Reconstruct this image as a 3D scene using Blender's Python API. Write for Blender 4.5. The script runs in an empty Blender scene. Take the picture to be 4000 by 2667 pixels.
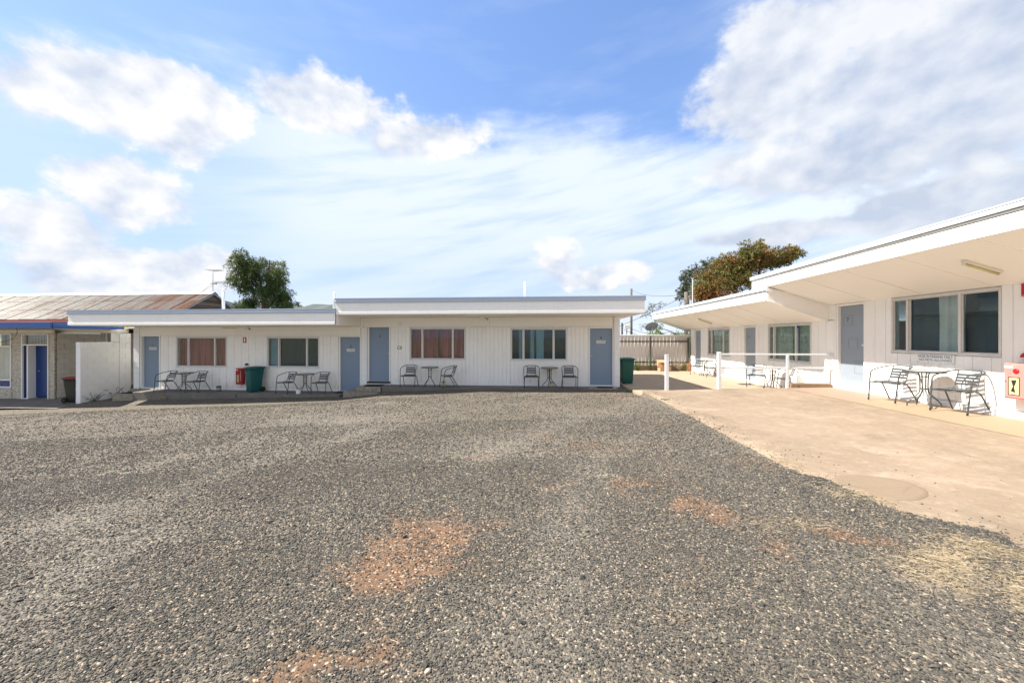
import bpy, math, random
import numpy as np
from mathutils import Vector, Matrix
random.seed(7); RNG = np.random.default_rng(11)
PI = math.pi
sc = bpy.context.scene
COL = sc.collection

# ------------------------------------------------------------------ camera, exposure
cam_d = bpy.data.cameras.new('camera'); cam = bpy.data.objects.new('camera', cam_d); COL.objects.link(cam)
cam.location = (0, 0, 1.70)
cam.rotation_euler = (PI/2, 0, math.atan(125/1480))
cam_d.sensor_width = 36.0; cam_d.lens = 36*1480/4000
cam_d.shift_y = -14.5/4000
cam_d.clip_start = 0.05; cam_d.clip_end = 20000
sc.camera = cam
sc.render.resolution_x, sc.render.resolution_y = 1024, 682
vs = sc.view_settings
vs.view_transform = 'Standard'; vs.look = 'None'; vs.gamma = 1; vs.exposure = 1.68; vs.use_curve_mapping = False

# ------------------------------------------------------------------ shader-node shorthand
class S:
    """a socket that can be added, multiplied ... ; every operation makes a Math node"""
    def __init__(s, nt, sock): s.nt, s.k = nt, sock
    def _m(s, op, *o, clamp=False):
        n = s.nt.nodes.new('ShaderNodeMath'); n.operation = op; n.use_clamp = clamp
        for i, v in enumerate((s,)+o):
            if isinstance(v, S): s.nt.links.new(v.k, n.inputs[i])
            else: n.inputs[i].default_value = v
        return S(s.nt, n.outputs[0])
    def __add__(s, o): return s._m('ADD', o)
    __radd__ = __add__
    def __mul__(s, o): return s._m('MULTIPLY', o)
    __rmul__ = __mul__
    def __sub__(s, o): return s._m('SUBTRACT', o)
    def __rsub__(s, o): return (s*-1.0)+o
    def __truediv__(s, o): return s._m('DIVIDE', o)
    def pow(s, o): return s._m('POWER', o)
    def max(s, o): return s._m('MAXIMUM', o)
    def smax(s, o, k): return s._m('SMOOTH_MAX', o, k)
    def min(s, o): return s._m('MINIMUM', o)
    def abs(s): return s._m('ABSOLUTE')
    def sqrt(s): return s._m('SQRT')
    def frac(s): return s._m('FRACT')
    def floor(s): return s._m('FLOOR')
    def sin(s): return s._m('SINE')
    def gt(s, o): return s._m('GREATER_THAN', o)
    def clamp(s): return s._m('ADD', 0.0, clamp=True)
    def step(s, a, b):                       # smoothstep a -> b
        n = s.nt.nodes.new('ShaderNodeMapRange'); n.interpolation_type = 'SMOOTHSTEP'
        for i, v in enumerate((s, a, b, 0.0, 1.0)):
            if isinstance(v, S): s.nt.links.new(v.k, n.inputs[i])
            else: n.inputs[i].default_value = v
        return S(s.nt, n.outputs[0])

class T:
    """a node tree"""
    def __init__(t, nt): t.nt = nt; nt.nodes.clear()
    def new(t, typ, **kw):
        n = t.nt.nodes.new(typ)
        for k, v in kw.items(): setattr(n, k, v)
        return n
    def put(t, sock, v):
        if v is None: return
        if isinstance(v, S): t.nt.links.new(v.k, sock)
        elif isinstance(v, bpy.types.NodeSocket): t.nt.links.new(v, sock)
        elif isinstance(v, (tuple, list)) and len(v) == 3 and sock.type == 'RGBA': sock.default_value = (*v, 1)
        else: sock.default_value = v
    def s(t, sock): return S(t.nt, sock)
    def coord(t, which='Object'): return t.new('ShaderNodeTexCoord').outputs[which]
    def pos(t): return t.new('ShaderNodeNewGeometry').outputs['Position']
    def xyz(t, v):
        n = t.new('ShaderNodeSeparateXYZ'); t.put(n.inputs[0], v); return [t.s(o) for o in n.outputs]
    def vec(t, x, y, z):
        n = t.new('ShaderNodeCombineXYZ')
        for i, v in enumerate((x, y, z)): t.put(n.inputs[i], v)
        return n.outputs[0]
    def scale(t, v, xyz, off=(0, 0, 0)):
        n = t.new('ShaderNodeMapping'); t.put(n.inputs[0], v); n.inputs['Scale'].default_value = xyz; n.inputs['Location'].default_value = off
        return n.outputs[0]
    def noise(t, v, sc_, det=4, rough=.55, dist=0, col=False):
        n = t.new('ShaderNodeTexNoise'); t.put(n.inputs['Vector'], v); n.inputs['Scale'].default_value = sc_
        n.inputs['Detail'].default_value = det; n.inputs['Roughness'].default_value = rough; n.inputs['Distortion'].default_value = dist
        return n.outputs[1] if col else t.s(n.outputs[0])
    def voro(t, v, sc_, feature='F1', out='Distance', rnd=1.0):
        n = t.new('ShaderNodeTexVoronoi', feature=feature); t.put(n.inputs['Vector'], v); n.inputs['Scale'].default_value = sc_
        n.inputs['Randomness'].default_value = rnd
        return t.s(n.outputs[out]) if out != 'Color' else n.outputs[out]
    def mix(t, f, a, b, mode='MIX'):
        n = t.new('ShaderNodeMix', data_type='RGBA', blend_type=mode)
        t.put(n.inputs[0], f); t.put(n.inputs[6], a); t.put(n.inputs[7], b); return n.outputs[2]
    def ramp(t, f, stops, interp='LINEAR'):
        n = t.new('ShaderNodeValToRGB'); t.put(n.inputs[0], f); r = n.color_ramp; r.interpolation = interp
        while len(r.elements) < len(stops): r.elements.new(.5)
        for e, (p, c) in zip(r.elements, stops): e.position = p; e.color = (*c, 1)
        return n.outputs[0]
    def bump(t, h, strength=.3, dist=.01, normal=None):
        n = t.new('ShaderNodeBump'); t.put(n.inputs['Height'], h); n.inputs['Strength'].default_value = strength; n.inputs['Distance'].default_value = dist
        if normal is not None: t.put(n.inputs['Normal'], normal)
        return n.outputs[0]
    def attr(t, name, typ='GEOMETRY'):
        n = t.new('ShaderNodeAttribute', attribute_name=name, attribute_type=typ); return n
    def rnd(t): return t.s(t.new('ShaderNodeObjectInfo').outputs['Random'])
    def surf(t, col, rough=.6, bump=None, metal=0, spec=.5, **kw):
        p = t.new('ShaderNodeBsdfPrincipled')
        t.put(p.inputs['Base Color'], col); t.put(p.inputs['Roughness'], rough); t.put(p.inputs['Metallic'], metal)
        t.put(p.inputs['Specular IOR Level'], spec)
        if bump is not None: t.put(p.inputs['Normal'], bump)
        for k, v in kw.items(): t.put(p.inputs[k], v)
        t.out(p.outputs[0]); return p
    def out(t, sh):
        o = t.new('ShaderNodeOutputMaterial'); t.nt.links.new(sh, o.inputs[0])

M = {}
def mat(name):
    m = bpy.data.materials.new(name); m.use_nodes = True; M[name] = m
    return T(m.node_tree)

# ------------------------------------------------------------------ world: Nishita sky with cloud layers
SUN = Vector((-0.79, -0.09, 1.0)).normalized()
SUN_EL = math.asin(SUN.z)
SUN_AZ = math.atan2(SUN.x, SUN.y)         # clockwise from +Y
w = bpy.data.worlds.new('World'); sc.world = w; w.use_nodes = True
t = T(w.node_tree)
sky = t.new('ShaderNodeTexSky', sky_type='NISHITA'); sky.sun_disc = False
sky.sun_elevation = SUN_EL; sky.sun_rotation = SUN_AZ; sky.altitude = 300
sky.air_density = 1.0; sky.dust_density = 0.4; sky.ozone_density = 2.4
D = t.coord('Generated')
dx, dy, dz = t.xyz(D)
az = dx._m('ARCTAN2', dy)*57.2958
el = dz._m('ARCSINE')*57.2958
# soft large warp so that no cloud keeps a drawn outline
wa = t.noise(D, 2.6, 2, .5)-.5
wb = t.noise(t.scale(D, (1, 1, 1), (5, 2, 7)), 4.0, 2, .5)-.5
bil = t.noise(t.scale(D, (1, 1, 1.35)), 5.2, 8, .60)                          # billows
bil2 = t.noise(t.scale(D, (1, 1, 1.35), (.02, .006, -.04)), 5.2, 3, .60)    # the same, a little towards the sun
azw = az + wa*7.0; elw = el + wb*3.5
def blob(a0, e0, ra, re):
    u = (azw - a0)*(1/ra); v = (elw - e0)*(1/re)
    return 1.0 - (u*u + v*v).sqrt()
CUM = [(-54,22.8,11,4.4),(-45.6,25.2,7,3.2),(-29,29.2,11,4.2),(-19,27.4,11,3.6),(-51.5,15.0,5.4,3.8),(-57.0,10.2,6.0,3.4),
       (-53.0,6.8,8.5,3.0),(-44.2,8.0,5.4,3.1),(.7,11.8,5.2,3.6),(9.5,9.4,9,2.2)]
GRY = [(29,29.5,9,7),(42,25.0,15,10.0),(35,20.0,14,4.2),(29,12.6,8,1.9),(45,13.0,9,3.0)]
def layer(L):
    b = None
    for q in L: b = blob(*q) if b is None else b.smax(blob(*q), .25)
    return b
cb = layer(CUM); gb = layer(GRY)
# beyond the view the same broken cloud goes on all round
out = (az.abs().step(60, 85)).max(el.step(42, 56))
cb = cb*(1-out) + out*((t.noise(t.scale(D, (1, 1, 1.6)), 2.1, 3, .5)-.46)*5.0)
gb = gb - out*2.0
edge = (bil-.5)*2.9
cden = (cb*1.25 + edge).step(.0, .42)
gden = (gb*1.25 + edge*.85).step(-.02, .40)
# high veil: a milky sheet under about 30 degrees, feathered into streaks
stk = t.noise(t.vec(az*.022+el*.034, el*.10-az*.010, 0), 2.2, 5, .55)
stk2 = t.noise(t.vec(az*.026+el*.03, el*.22-az*.045, 3.3), 1.5, 5, .55)
top = (30.4 - (az+20)*(az+20)*.0030 + (bil-.5)*9 + (stk-.5)*14).max(19.0)
veil = (top - el).step(-2.0, 5.5) * (.50 + .46*(el-10.5+(stk2-.5)*14).step(-6, 8))
veil = veil*(1-.62*(1-az.step(-50, -30))*(1-el.step(19, 27)*.5))*(.62+.38*(stk2-.5+.12).step(-.10, .16))
cirr = ((stk-.50)*2.6).clamp()*el.step(25, 33)*.40 + (az.step(18, 36))*(stk2-.5).step(-.14, .16)*.85*el.step(4, 16)
horiz = (1-el.step(0.0, 9.0))*(.42 + (stk2-.5)*1.2)
thin = (veil + cirr*.55 + horiz).clamp()*(1-out*.35)
# cloud colours: lit from the sun's side, blue grey in the folds and below
K = 3.62
dl = bil-bil2
lit = (dl*4.5 + .62 + (cb-.3)*.10).clamp()
ccol = t.mix(lit, (.56*K, .63*K, .76*K), (.955*K, .935*K, .905*K))
glit = (dl*3.6 + .48 + (el-21.0)*.028 + (wa+wb)*1.1).clamp()
gcol = t.mix(glit, (.50*K, .565*K, .69*K), (.86*K, .87*K, .885*K))
sr = t.new('ShaderNodeSeparateColor'); t.put(sr.inputs[0], sky.outputs[0]); cc = t.new('ShaderNodeCombineColor')
for i in range(3): q_ = t.s(sr.outputs[i]); t.put(cc.inputs[i], q_/(q_*.17+1.0)*1.30)      # soft shoulder: the film's, for the glare round the sun
blue = t.mix(1.0, cc.outputs[0], t.mix(el.step(-2, 26), (.53, .60, .79), (.74, .83, 1.07)), 'MULTIPLY')
c = t.mix(thin, blue, (.77*K, .85*K, .97*K))
c = t.mix(gden*.88, c, gcol)
c = t.mix(cden*.94, c, ccol)
bg = t.new('ShaderNodeBackground'); bg.inputs[1].default_value = .10
t.put(bg.inputs[0], c)
o = t.new('ShaderNodeOutputWorld'); w.node_tree.links.new(bg.outputs[0], o.inputs[0])
w.cycles.sampling_method = 'MANUAL'; w.cycles.sample_map_resolution = 512

# ------------------------------------------------------------------ sun
ld = bpy.data.lights.new('sun', 'SUN'); ld.energy = 3.7; ld.angle = math.radians(.53); ld.color = (1.0, .925, .815)
sun = bpy.data.objects.new('sun', ld); COL.objects.link(sun)
sun.rotation_euler = (-SUN).to_track_quat('-Z', 'Y').to_euler(); sun.location = (-20, -5, 30)

# ------------------------------------------------------------------ mesh helpers
WL = {}                                                  # world origin of every thing and part
def empty(name, loc, label=None, cat=None, group=None, rz=0):
    o = bpy.data.objects.new(name, None); COL.objects.link(o); o.location = loc; o.rotation_euler = (0, 0, rz)
    o.empty_display_size = .1; WL[o] = Vector(loc); tag(o, label, cat, group); return o
def tag(o, label=None, cat=None, group=None, kind=None):
    if label: o['label'] = label
    if cat: o['category'] = cat
    if group: o['group'] = group
    if kind: o['kind'] = kind
    return o
def linkobj(name, me, parent=None, loc=None):
    o = bpy.data.objects.new(name, me); COL.objects.link(o)
    if parent is not None:
        o.parent = parent
        L = Vector(loc) if loc is not None else WL[parent]
        o.location = L - WL[parent]; WL[o] = L
    else:
        o.location = loc or (0, 0, 0); WL[o] = Vector(o.location)
    return o
class MB:
    def __init__(s): s.v, s.f, s.sm, s.mi = [], [], [], []
    def add(s, vs_, fs, smooth=False, mi=0):
        b = len(s.v); s.v += [tuple(p) for p in vs_]
        s.f += [tuple(b+i for i in q) for q in fs]; s.sm += [smooth]*len(fs); s.mi += [mi]*len(fs); return s
    def box(s, x0, x1, y0, y1, z0, z1, c=0, mi=0):
        x0, x1 = sorted((x0, x1)); y0, y1 = sorted((y0, y1)); z0, z1 = sorted((z0, z1))
        if c <= 0:
            P = [(x, y, z) for z in (z0, z1) for y in (y0, y1) for x in (x0, x1)]
            return s.add(P, [(0,2,3,1),(4,5,7,6),(0,1,5,4),(2,6,7,3),(0,4,6,2),(1,3,7,5)], mi=mi)
        c = min(c, (x1-x0)*.45, (y1-y0)*.45, (z1-z0)*.45)
        lo, hi = (x0, y0, z0), (x1, y1, z1); P, ix = [], {}
        for sx in (0, 1):
            for sy in (0, 1):
                for sz in (0, 1):
                    sg = (sx, sy, sz)
                    for a in range(3):
                        p = [0, 0, 0]
                        for k in range(3):
                            e = (lo, hi)[sg[k]][k]; p[k] = e if k == a else e + (c if sg[k] == 0 else -c)
                        ix[(sg, a)] = len(P); P.append(p)
        F = []
        for a in range(3):
            b, d = (a+1) % 3, (a+2) % 3
            for sa in (0, 1):
                q = []
                for (i, j) in ((0, 0), (1, 0), (1, 1), (0, 1)):
                    g = [0, 0, 0]; g[a] = sa; g[b] = i; g[d] = j; q.append(ix[(tuple(g), a)])
                F.append(q if sa else q[::-1])
        for a in range(3):
            b, d = (a+1) % 3, (a+2) % 3
            for i in (0, 1):
                for j in (0, 1):
                    g0 = [0, 0, 0]; g0[b] = i; g0[d] = j; g1 = list(g0); g1[a] = 1; g0, g1 = tuple(g0), tuple(g1)
                    q = [ix[(g0, b)], ix[(g1, b)], ix[(g1, d)], ix[(g0, d)]]
                    F.append(q if i == j else q[::-1])
        for sg in [(i, j, k) for i in (0, 1) for j in (0, 1) for k in (0, 1)]:
            q = [ix[(sg, 0)], ix[(sg, 1)], ix[(sg, 2)]]; F.append(q if sum(sg) % 2 == 1 else q[::-1])
        return s.add(P, F, mi=mi)
    def tube(s, pts, r, n=8, caps=True, mi=0, flat=1.0):
        pts = [Vector(p) for p in pts]; m = len(pts); P = []
        rr = r if isinstance(r, (list, tuple)) else [r]*m
        up = None
        for i, p in enumerate(pts):
            d = (pts[min(i+1, m-1)]-pts[max(i-1, 0)]).normalized()
            if up is None:
                up = Vector((0, 0, 1)) if abs(d.z) < .9 else Vector((1, 0, 0))
            a = d.cross(up).normalized(); b = a.cross(d).normalized(); up = b
            for k in range(n):
                th = 2*PI*k/n; P.append(p + a*math.cos(th)*rr[i] + b*math.sin(th)*rr[i]*flat)
        F = [(i*n+k, i*n+(k+1) % n, (i+1)*n+(k+1) % n, (i+1)*n+k) for i in range(m-1) for k in range(n)]
        s.add(P, F, True, mi)
        if caps:
            b = len(s.v)-len(P)
            s.f += [tuple(b+k for k in range(n))[::-1], tuple(b+(m-1)*n+k for k in range(n))]; s.sm += [False]*2; s.mi += [mi]*2
        return s
    def lathe(s, prof, n=24, c=(0, 0, 0), mi=0, smooth=True):
        P, F = [], []; m = len(prof)
        for (r, z) in prof:
            for k in range(n): P.append((c[0]+r*math.cos(2*PI*k/n), c[1]+r*math.sin(2*PI*k/n), c[2]+z))
        for i in range(m-1):
            for k in range(n): F.append((i*n+k, i*n+(k+1) % n, (i+1)*n+(k+1) % n, (i+1)*n+k))
        F.append(tuple(range(n))[::-1]); F.append(tuple((m-1)*n+k for k in range(n)))
        return s.add(P, F, smooth, mi)
    def prism(s, poly, a, b, fn, mi=0):
        """poly of 2-D points swept from a to b; fn(p, q, t) -> point"""
        n = len(poly); P = [fn(p, q, a) for p, q in poly] + [fn(p, q, b) for p, q in poly]
        return s.add(P, [tuple(range(n))[::-1], tuple(n+i for i in range(n))] + [(i, (i+1) % n, n+(i+1) % n, n+i) for i in range(n)], mi=mi)
    def loft(s, secs, n=5, mi=0, caps=True):
        """rounded rectangles (z, cx, cy, hx, hy, r) joined upward"""
        P, F = [], []; N = 4*n
        for (z, cx, cy, hx, hy, r) in secs:
            for q, (sx, sy) in enumerate(((1, 1), (-1, 1), (-1, -1), (1, -1))):
                for k in range(n):
                    th = PI/2*(q + k/(n-1)); P.append((cx+sx*(hx-r)+r*math.cos(th), cy+sy*(hy-r)+r*math.sin(th), z))
        for i in range(len(secs)-1):
            for k in range(N): F.append((i*N+k, i*N+(k+1) % N, (i+1)*N+(k+1) % N, (i+1)*N+k))
        s.add(P, F, True, mi)
        if caps:
            b = len(s.v)-len(P); s.f += [tuple(b+k for k in range(N))[::-1], tuple(b+(len(secs)-1)*N+k for k in range(N))]; s.sm += [False]*2; s.mi += [mi]*2
        return s
    def mesh(s, name, mats, off=(0, 0, 0), fix=False):
        me = bpy.data.meshes.new(name)
        me.from_pydata([(p[0]-off[0], p[1]-off[1], p[2]-off[2]) for p in s.v], [], s.f)
        for m in (mats if isinstance(mats, (list, tuple)) else [mats]): me.materials.append(M[m] if isinstance(m, str) else m)
        me.polygons.foreach_set('use_smooth', s.sm); me.polygons.foreach_set('material_index', s.mi)
        if fix:
            import bmesh
            bm = bmesh.new(); bm.from_mesh(me); bmesh.ops.recalc_face_normals(bm, faces=bm.faces); bm.to_mesh(me); bm.free()
        me.update(); return me
    def build(s, name, mats, parent=None, loc=None, fix=False):
        L = Vector(loc) if loc is not None else (WL[parent] if parent is not None else Vector((0, 0, 0)))
        return linkobj(name, s.mesh(name, mats, L, fix), parent, L)
def spline(pts, k=6, closed=False):
    P = [Vector(p) for p in pts]; o = []; n = len(P)
    for i in range(n-1):
        p0, p1, p2, p3 = P[max(i-1, 0)], P[i], P[i+1], P[min(i+2, n-1)]
        for j in range(k):
            u = j/k
            o.append(.5*((2*p1)+(p2-p0)*u+(2*p0-5*p1+4*p2-p3)*u*u+(3*p1-p0-3*p2+p3)*u**3))
    o.append(P[-1]); return o
def copy_tree(o, parent=None):
    c_ = o.copy(); COL.objects.link(c_); WL[c_] = WL[o]
    if parent is not None: c_.parent = parent
    for ch in [x for x in KIDS.get(o, [])]: KIDS.setdefault(c_, []).append(copy_tree(ch, c_))
    return c_
KIDS = {}
def index_kids():
    KIDS.clear()
    for x in COL.objects:
        if x.parent: KIDS.setdefault(x.parent, []).append(x)
def inst(me, name, parent, loc, scale=(1, 1, 1), rz=0):
    o = bpy.data.objects.new(name, me); COL.objects.link(o); o.parent = parent
    o.location = Vector(loc)-WL[parent]; o.scale = scale; o.rotation_euler = (0, 0, rz); WL[o] = Vector(loc); return o
def place(o, loc, rz=0):
    o.location = loc; o.rotation_euler = (0, 0, rz); WL[o] = Vector(loc); return o
TXT = {}
def text(s_, size, name, m, parent, loc, facing='-Y', align='CENTER', space=1.0, xs=1.0, line=1.0, bold=0.0, ext=.0012):
    key = (s_, align, space, line, bold)
    if key not in TXT:
        cu = bpy.data.curves.new('txt', 'FONT'); cu.body = s_; cu.align_x = align; cu.align_y = 'CENTER'; cu.size = 1; cu.space_character = space
        cu.space_line = line; cu.offset = bold; cu.extrude = .01; cu.resolution_u = 3
        ob = bpy.data.objects.new('txt', cu); COL.objects.link(ob)
        dg = bpy.context.evaluated_depsgraph_get(); dg.update()
        me = bpy.data.meshes.new_from_object(ob.evaluated_get(dg)); bpy.data.objects.remove(ob); TXT[key] = me
    me = TXT[key].copy(); me.materials.clear(); me.materials.append(M[m])
    if facing == '-Y': R = Matrix(((1,0,0),(0,0,-1),(0,1,0)))
    elif facing == '-X': R = Matrix(((0,0,-1),(-1,0,0),(0,1,0)))
    me.transform((R @ Matrix.Diagonal((size*xs, size, size*ext/.01*1.0))).to_4x4()); me.update()
    return linkobj(name, me, parent, loc)
def vnoise(x, y, seed=0):
    """value noise on numpy arrays"""
    xi, yi = np.floor(x).astype(np.int64), np.floor(y).astype(np.int64); fx, fy = x-xi, y-yi
    fx, fy = fx*fx*(3-2*fx), fy*fy*(3-2*fy)
    def h(a, b):
        n = (a*374761393 + b*668265263 + seed*974711) & 0x7fffffff; n = ((n ^ (n >> 13))*1274126177) & 0x7fffffff
        return ((n ^ (n >> 16)) & 0xffff)/65535.0
    return (h(xi, yi)*(1-fx)+h(xi+1, yi)*fx)*(1-fy) + (h(xi, yi+1)*(1-fx)+h(xi+1, yi+1)*fx)*fy
def fbm(x, y, o=4, seed=0):
    s_, a = 0, .5
    for i in range(o): s_ = s_ + a*vnoise(x*2**i, y*2**i, seed+i*17); a *= .5
    return s_/(1-.5**o)

# ------------------------------------------------------------------ materials
def paint(name, col, rough=.5, dirt=.10, grain=.15, tint=(.42, .36, .28), spec=.4, dust=None):
    t = mat(name); P = t.pos()
    n = t.noise(P, 1.7, 5, .6); n2 = t.noise(t.scale(P, (6, 6, 1.2)), 2.0, 4, .6); n3 = t.noise(P, 60, 3, .6)
    f = ((n-.45)*1.6).clamp()*dirt + ((n2-.52)*2.2).clamp()*dirt
    c_ = t.mix(f.clamp(), col, tint)
    if dust:                                               # red dust splashed up the foot of the wall
        z = t.xyz(P)[2]; g = ((dust[1]-z)*(1/(dust[1]-dust[0])) + (n2-.5)*1.6 + (n3-.5)*.8); c_ = t.mix((g.clamp()*.45), c_, (.50, .36, .25))
    t.surf(c_, (n*.25+rough-.1), t.bump(n3*.6+n2*.6, grain, .002), spec=spec)
paint('white_paint', (.87, .86, .825), .48, .16)
paint('board_paint', (.88, .87, .83), .5, .18, dust=(-.45, .12))
paint('wing_paint', (.87, .86, .82), .5, .18)
paint('header_paint', (.88, .86, .805), .55, .07)
paint('soffit_paint', (.89, .875, .84), .42, .05)
paint('block_paint', (.85, .855, .84), .6, .10, .5)
paint('beige_paint', (.60, .57, .52), .65, .18, .5)
paint('cream_paint', (.72, .685, .60), .55, .10)
paint('cap_metal', (.40, .47, .57), .38, .05, .05, (.3, .33, .36))
paint('wing_cap', (.62, .69, .72), .38, .06, .05, (.4, .42, .42))
paint('door_paint', (.205, .275, .365), .42, .05, .08, (.1, .13, .16))
paint('wing_door_paint', (.265, .310, .360), .42, .06, .08, (.15, .17, .2))
paint('royal_blue', (.010, .065, .25), .35, .12, .1, (.01, .04, .12))
paint('navy_blue', (.006, .024, .16), .28, .05, .05, (.004, .012, .06))
paint('maroon', (.20, .028, .028), .4, .2, .1, (.25, .16, .12))
paint('sign_white', (.78, .78, .75), .35, .04)
paint('sign_red', (.48, .012, .016), .35, .05, .04, (.3, .02, .02))
paint('faded_red', (.66, .22, .19), .5, .5, .1, (.78, .46, .42))
paint('cab_red', (.33, .012, .014), .35, .08, .05, (.2, .01, .01))
paint('ink', (.010, .011, .014), .5, .0)
paint('navy_ink', (.03, .055, .10), .5, .0)
paint('grey_ink', (.35, .36, .38), .5, .0)
paint('bin_green', (.006, .085, .062), .38, .10, .12, (.02, .06, .05))
paint('bin_teal', (.006, .085, .088), .38, .10, .12, (.02, .08, .08))
paint('bin_black', (.016, .018, .014), .42, .15, .12, (.05, .045, .035))
paint('bin_red', (.30, .012, .018), .4, .12, .1, (.15, .02, .02))
paint('rubber', (.008, .008, .008), .8, .1)
paint('chair_paint', (.050, .056, .062), .34, .06, .04, (.05, .05, .05), .6)
paint('dark_gap', (.02, .016, .012), .9, .0)
paint('room_wall', (.20, .21, .22), .9, .1)
paint('tube_yellow', (.62, .55, .28), .35, .15, .03, (.5, .42, .2))
paint('post_white', (.76, .78, .79), .42, .10)
paint('timber_pole', (.13, .115, .10), .85, .4, .6, (.06, .05, .045))
paint('steel_grey', (.28, .30, .31), .45, .1, .1, (.2, .2, .2))
paint('dark_steel', (.035, .030, .028), .6, .25, .3, (.08, .045, .03))
paint('dish_grey', (.30, .33, .35), .5, .1)
paint('cardboard', (.50, .33, .20), .85, .2, .2, (.36, .22, .13))
paint('orange_brick', (.50, .22, .10), .85, .2, .4)
paint('plaster_white', (.8, .79, .76), .7, .14, .6)
def flat(name, col, rough=.5, metal=0, **kw):
    t = mat(name); t.surf(col, rough, metal=metal, **kw)
flat('chrome', (.75, .75, .74), .18, 1.0)
flat('alu', (.62, .63, .63), .38, .85)
flat('wire', (.02, .02, .022), .6)
flat('mat_rubber', (.012, .012, .013), .9)
t = mat('alu_frame'); P = t.pos(); n = t.noise(P, 9, 4); t.surf(t.mix((n-.5)*.8+.2, (.70, .70, .68), (.55, .53, .50)), .42)
t = mat('wing_alu'); P = t.pos(); n = t.noise(P, 9, 4); t.surf(t.mix((n-.5)*.8+.2, (.66, .65, .62), (.46, .41, .37)), .42)

def glass(name, tint, haze=0.0, hz=(.3, .34, .34)):
    t = mat(name); P = t.pos()
    lw = t.new('ShaderNodeLayerWeight'); lw.inputs[0].default_value = .5; fr = (t.s(lw.outputs['Facing']).pow(4.5)*.9+.045).clamp()
    tr = t.new('ShaderNodeBsdfTransparent'); t.put(tr.inputs[0], tint)
    gl = t.new('ShaderNodeBsdfGlossy'); gl.inputs['Roughness'].default_value = .02
    wob = t.noise(P, 2.2, 2, .5); t.put(gl.inputs['Normal'], t.bump(wob, .05, .02))
    mx = t.new('ShaderNodeMixShader'); t.put(mx.inputs[0], fr); t.nt.links.new(tr.outputs[0], mx.inputs[1]); t.nt.links.new(gl.outputs[0], mx.inputs[2])
    df = t.new('ShaderNodeBsdfDiffuse'); t.put(df.inputs[0], hz)
    sm = t.noise(t.scale(P, (3, 3, 1.6)), 2.4, 6, .62, 1.2); sp = t.noise(P, 34, 2, .5)
    hzf = (((sm-.42)*2.0).clamp()*haze + (sp-.70).clamp()*.8*(1 if haze else .4)).clamp()
    m2 = t.new('ShaderNodeMixShader'); t.put(m2.inputs[0], hzf); t.nt.links.new(mx.outputs[0], m2.inputs[1]); t.nt.links.new(df.outputs[0], m2.inputs[2])
    t.out(m2.outputs[0])
glass('glass_front', (.93, .96, .97), .03)
glass('glass_wing', (.82, .90, .925), .08, (.16, .24, .28))
glass('glass_teal', (.64, .80, .87), .05, (.2, .26, .28))
glass('glass_dusty', (.86, .92, .90), .45, (.36, .42, .40))
def cloth(name, a, b):
    t = mat(name); P = t.pos(); n = (t.noise(t.scale(P, (6, 6, .35)), 1.6, 3)*2.0-.5).clamp(); n2 = t.noise(P, 160, 2)  # upright streaks put the shading of the folds into the cloth colour
    t.surf(t.mix(n, a, b), .9, t.bump(n2, .2, .001), spec=.1)
cloth('rose_curtain', (.115, .018, .032), (.38, .125, .145))
cloth('reflection_teal', (.012, .045, .058), (.03, .085, .10))  # for backing sheets: the panes' dark teal reflection as a colour
cloth('pale_curtain', (.66, .61, .53), (.78, .75, .70))
cloth('green_curtain', (.34, .40, .37), (.44, .49, .45))
cloth('brown_curtain', (.34, .27, .22), (.42, .35, .30))

# corrugated iron with rust running down the sheets
t = mat('rusty_iron'); P = t.pos(); r = t.rnd()
x, y, z = t.xyz(P)
streak = t.noise(t.vec(x*4.2, y*.40, r*0+0), 1.0, 5, .6); big = t.noise(P, .42, 4, .6); sp = t.noise(P, 5, 6, .7)
rust = (big*1.2 + streak*1.5 + sp*.5 + (x+24.0)*.040 - 1.62 + (r-.5)*.30)
rf = (rust*2.2).clamp()
zc = t.mix(t.noise(P, 2.5, 4), (.19, .183, .168), (.115, .11, .098))
zc = t.mix((streak-.52).clamp()*2.0, zc, (.27, .262, .245))
rc = t.ramp(sp, [(.25, (.075, .028, .015)), (.5, (.145, .058, .028)), (.75, (.22, .115, .065))])
t.surf(t.mix(rf, zc, rc), (rf*.4+.45), t.bump(sp, .15, .003), metal=(1-rf)*.35)
t = mat('weathered_timber'); P = t.pos(); n = t.noise(t.scale(P, (1, 1.2, 16)), 3, 5, .65); r = t.rnd()
t.surf(t.mix((n*1.1+(r-.5)*.7).clamp(), (.020, .016, .013), (.20, .145, .10)), .9, t.bump(n, .5, .004))
# fence sheets: galvanised steel facing away from the sun
t = mat('fence_steel'); P = t.pos(); x, y, z = t.xyz(P); n = t.noise(t.scale(P, (7, 7, .8)), 1.5, 5, .6); r = t.rnd()
t.surf(t.mix((n-.3)*1.2, (.64, .61, .565), (.48, .445, .395)), .5)
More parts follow.
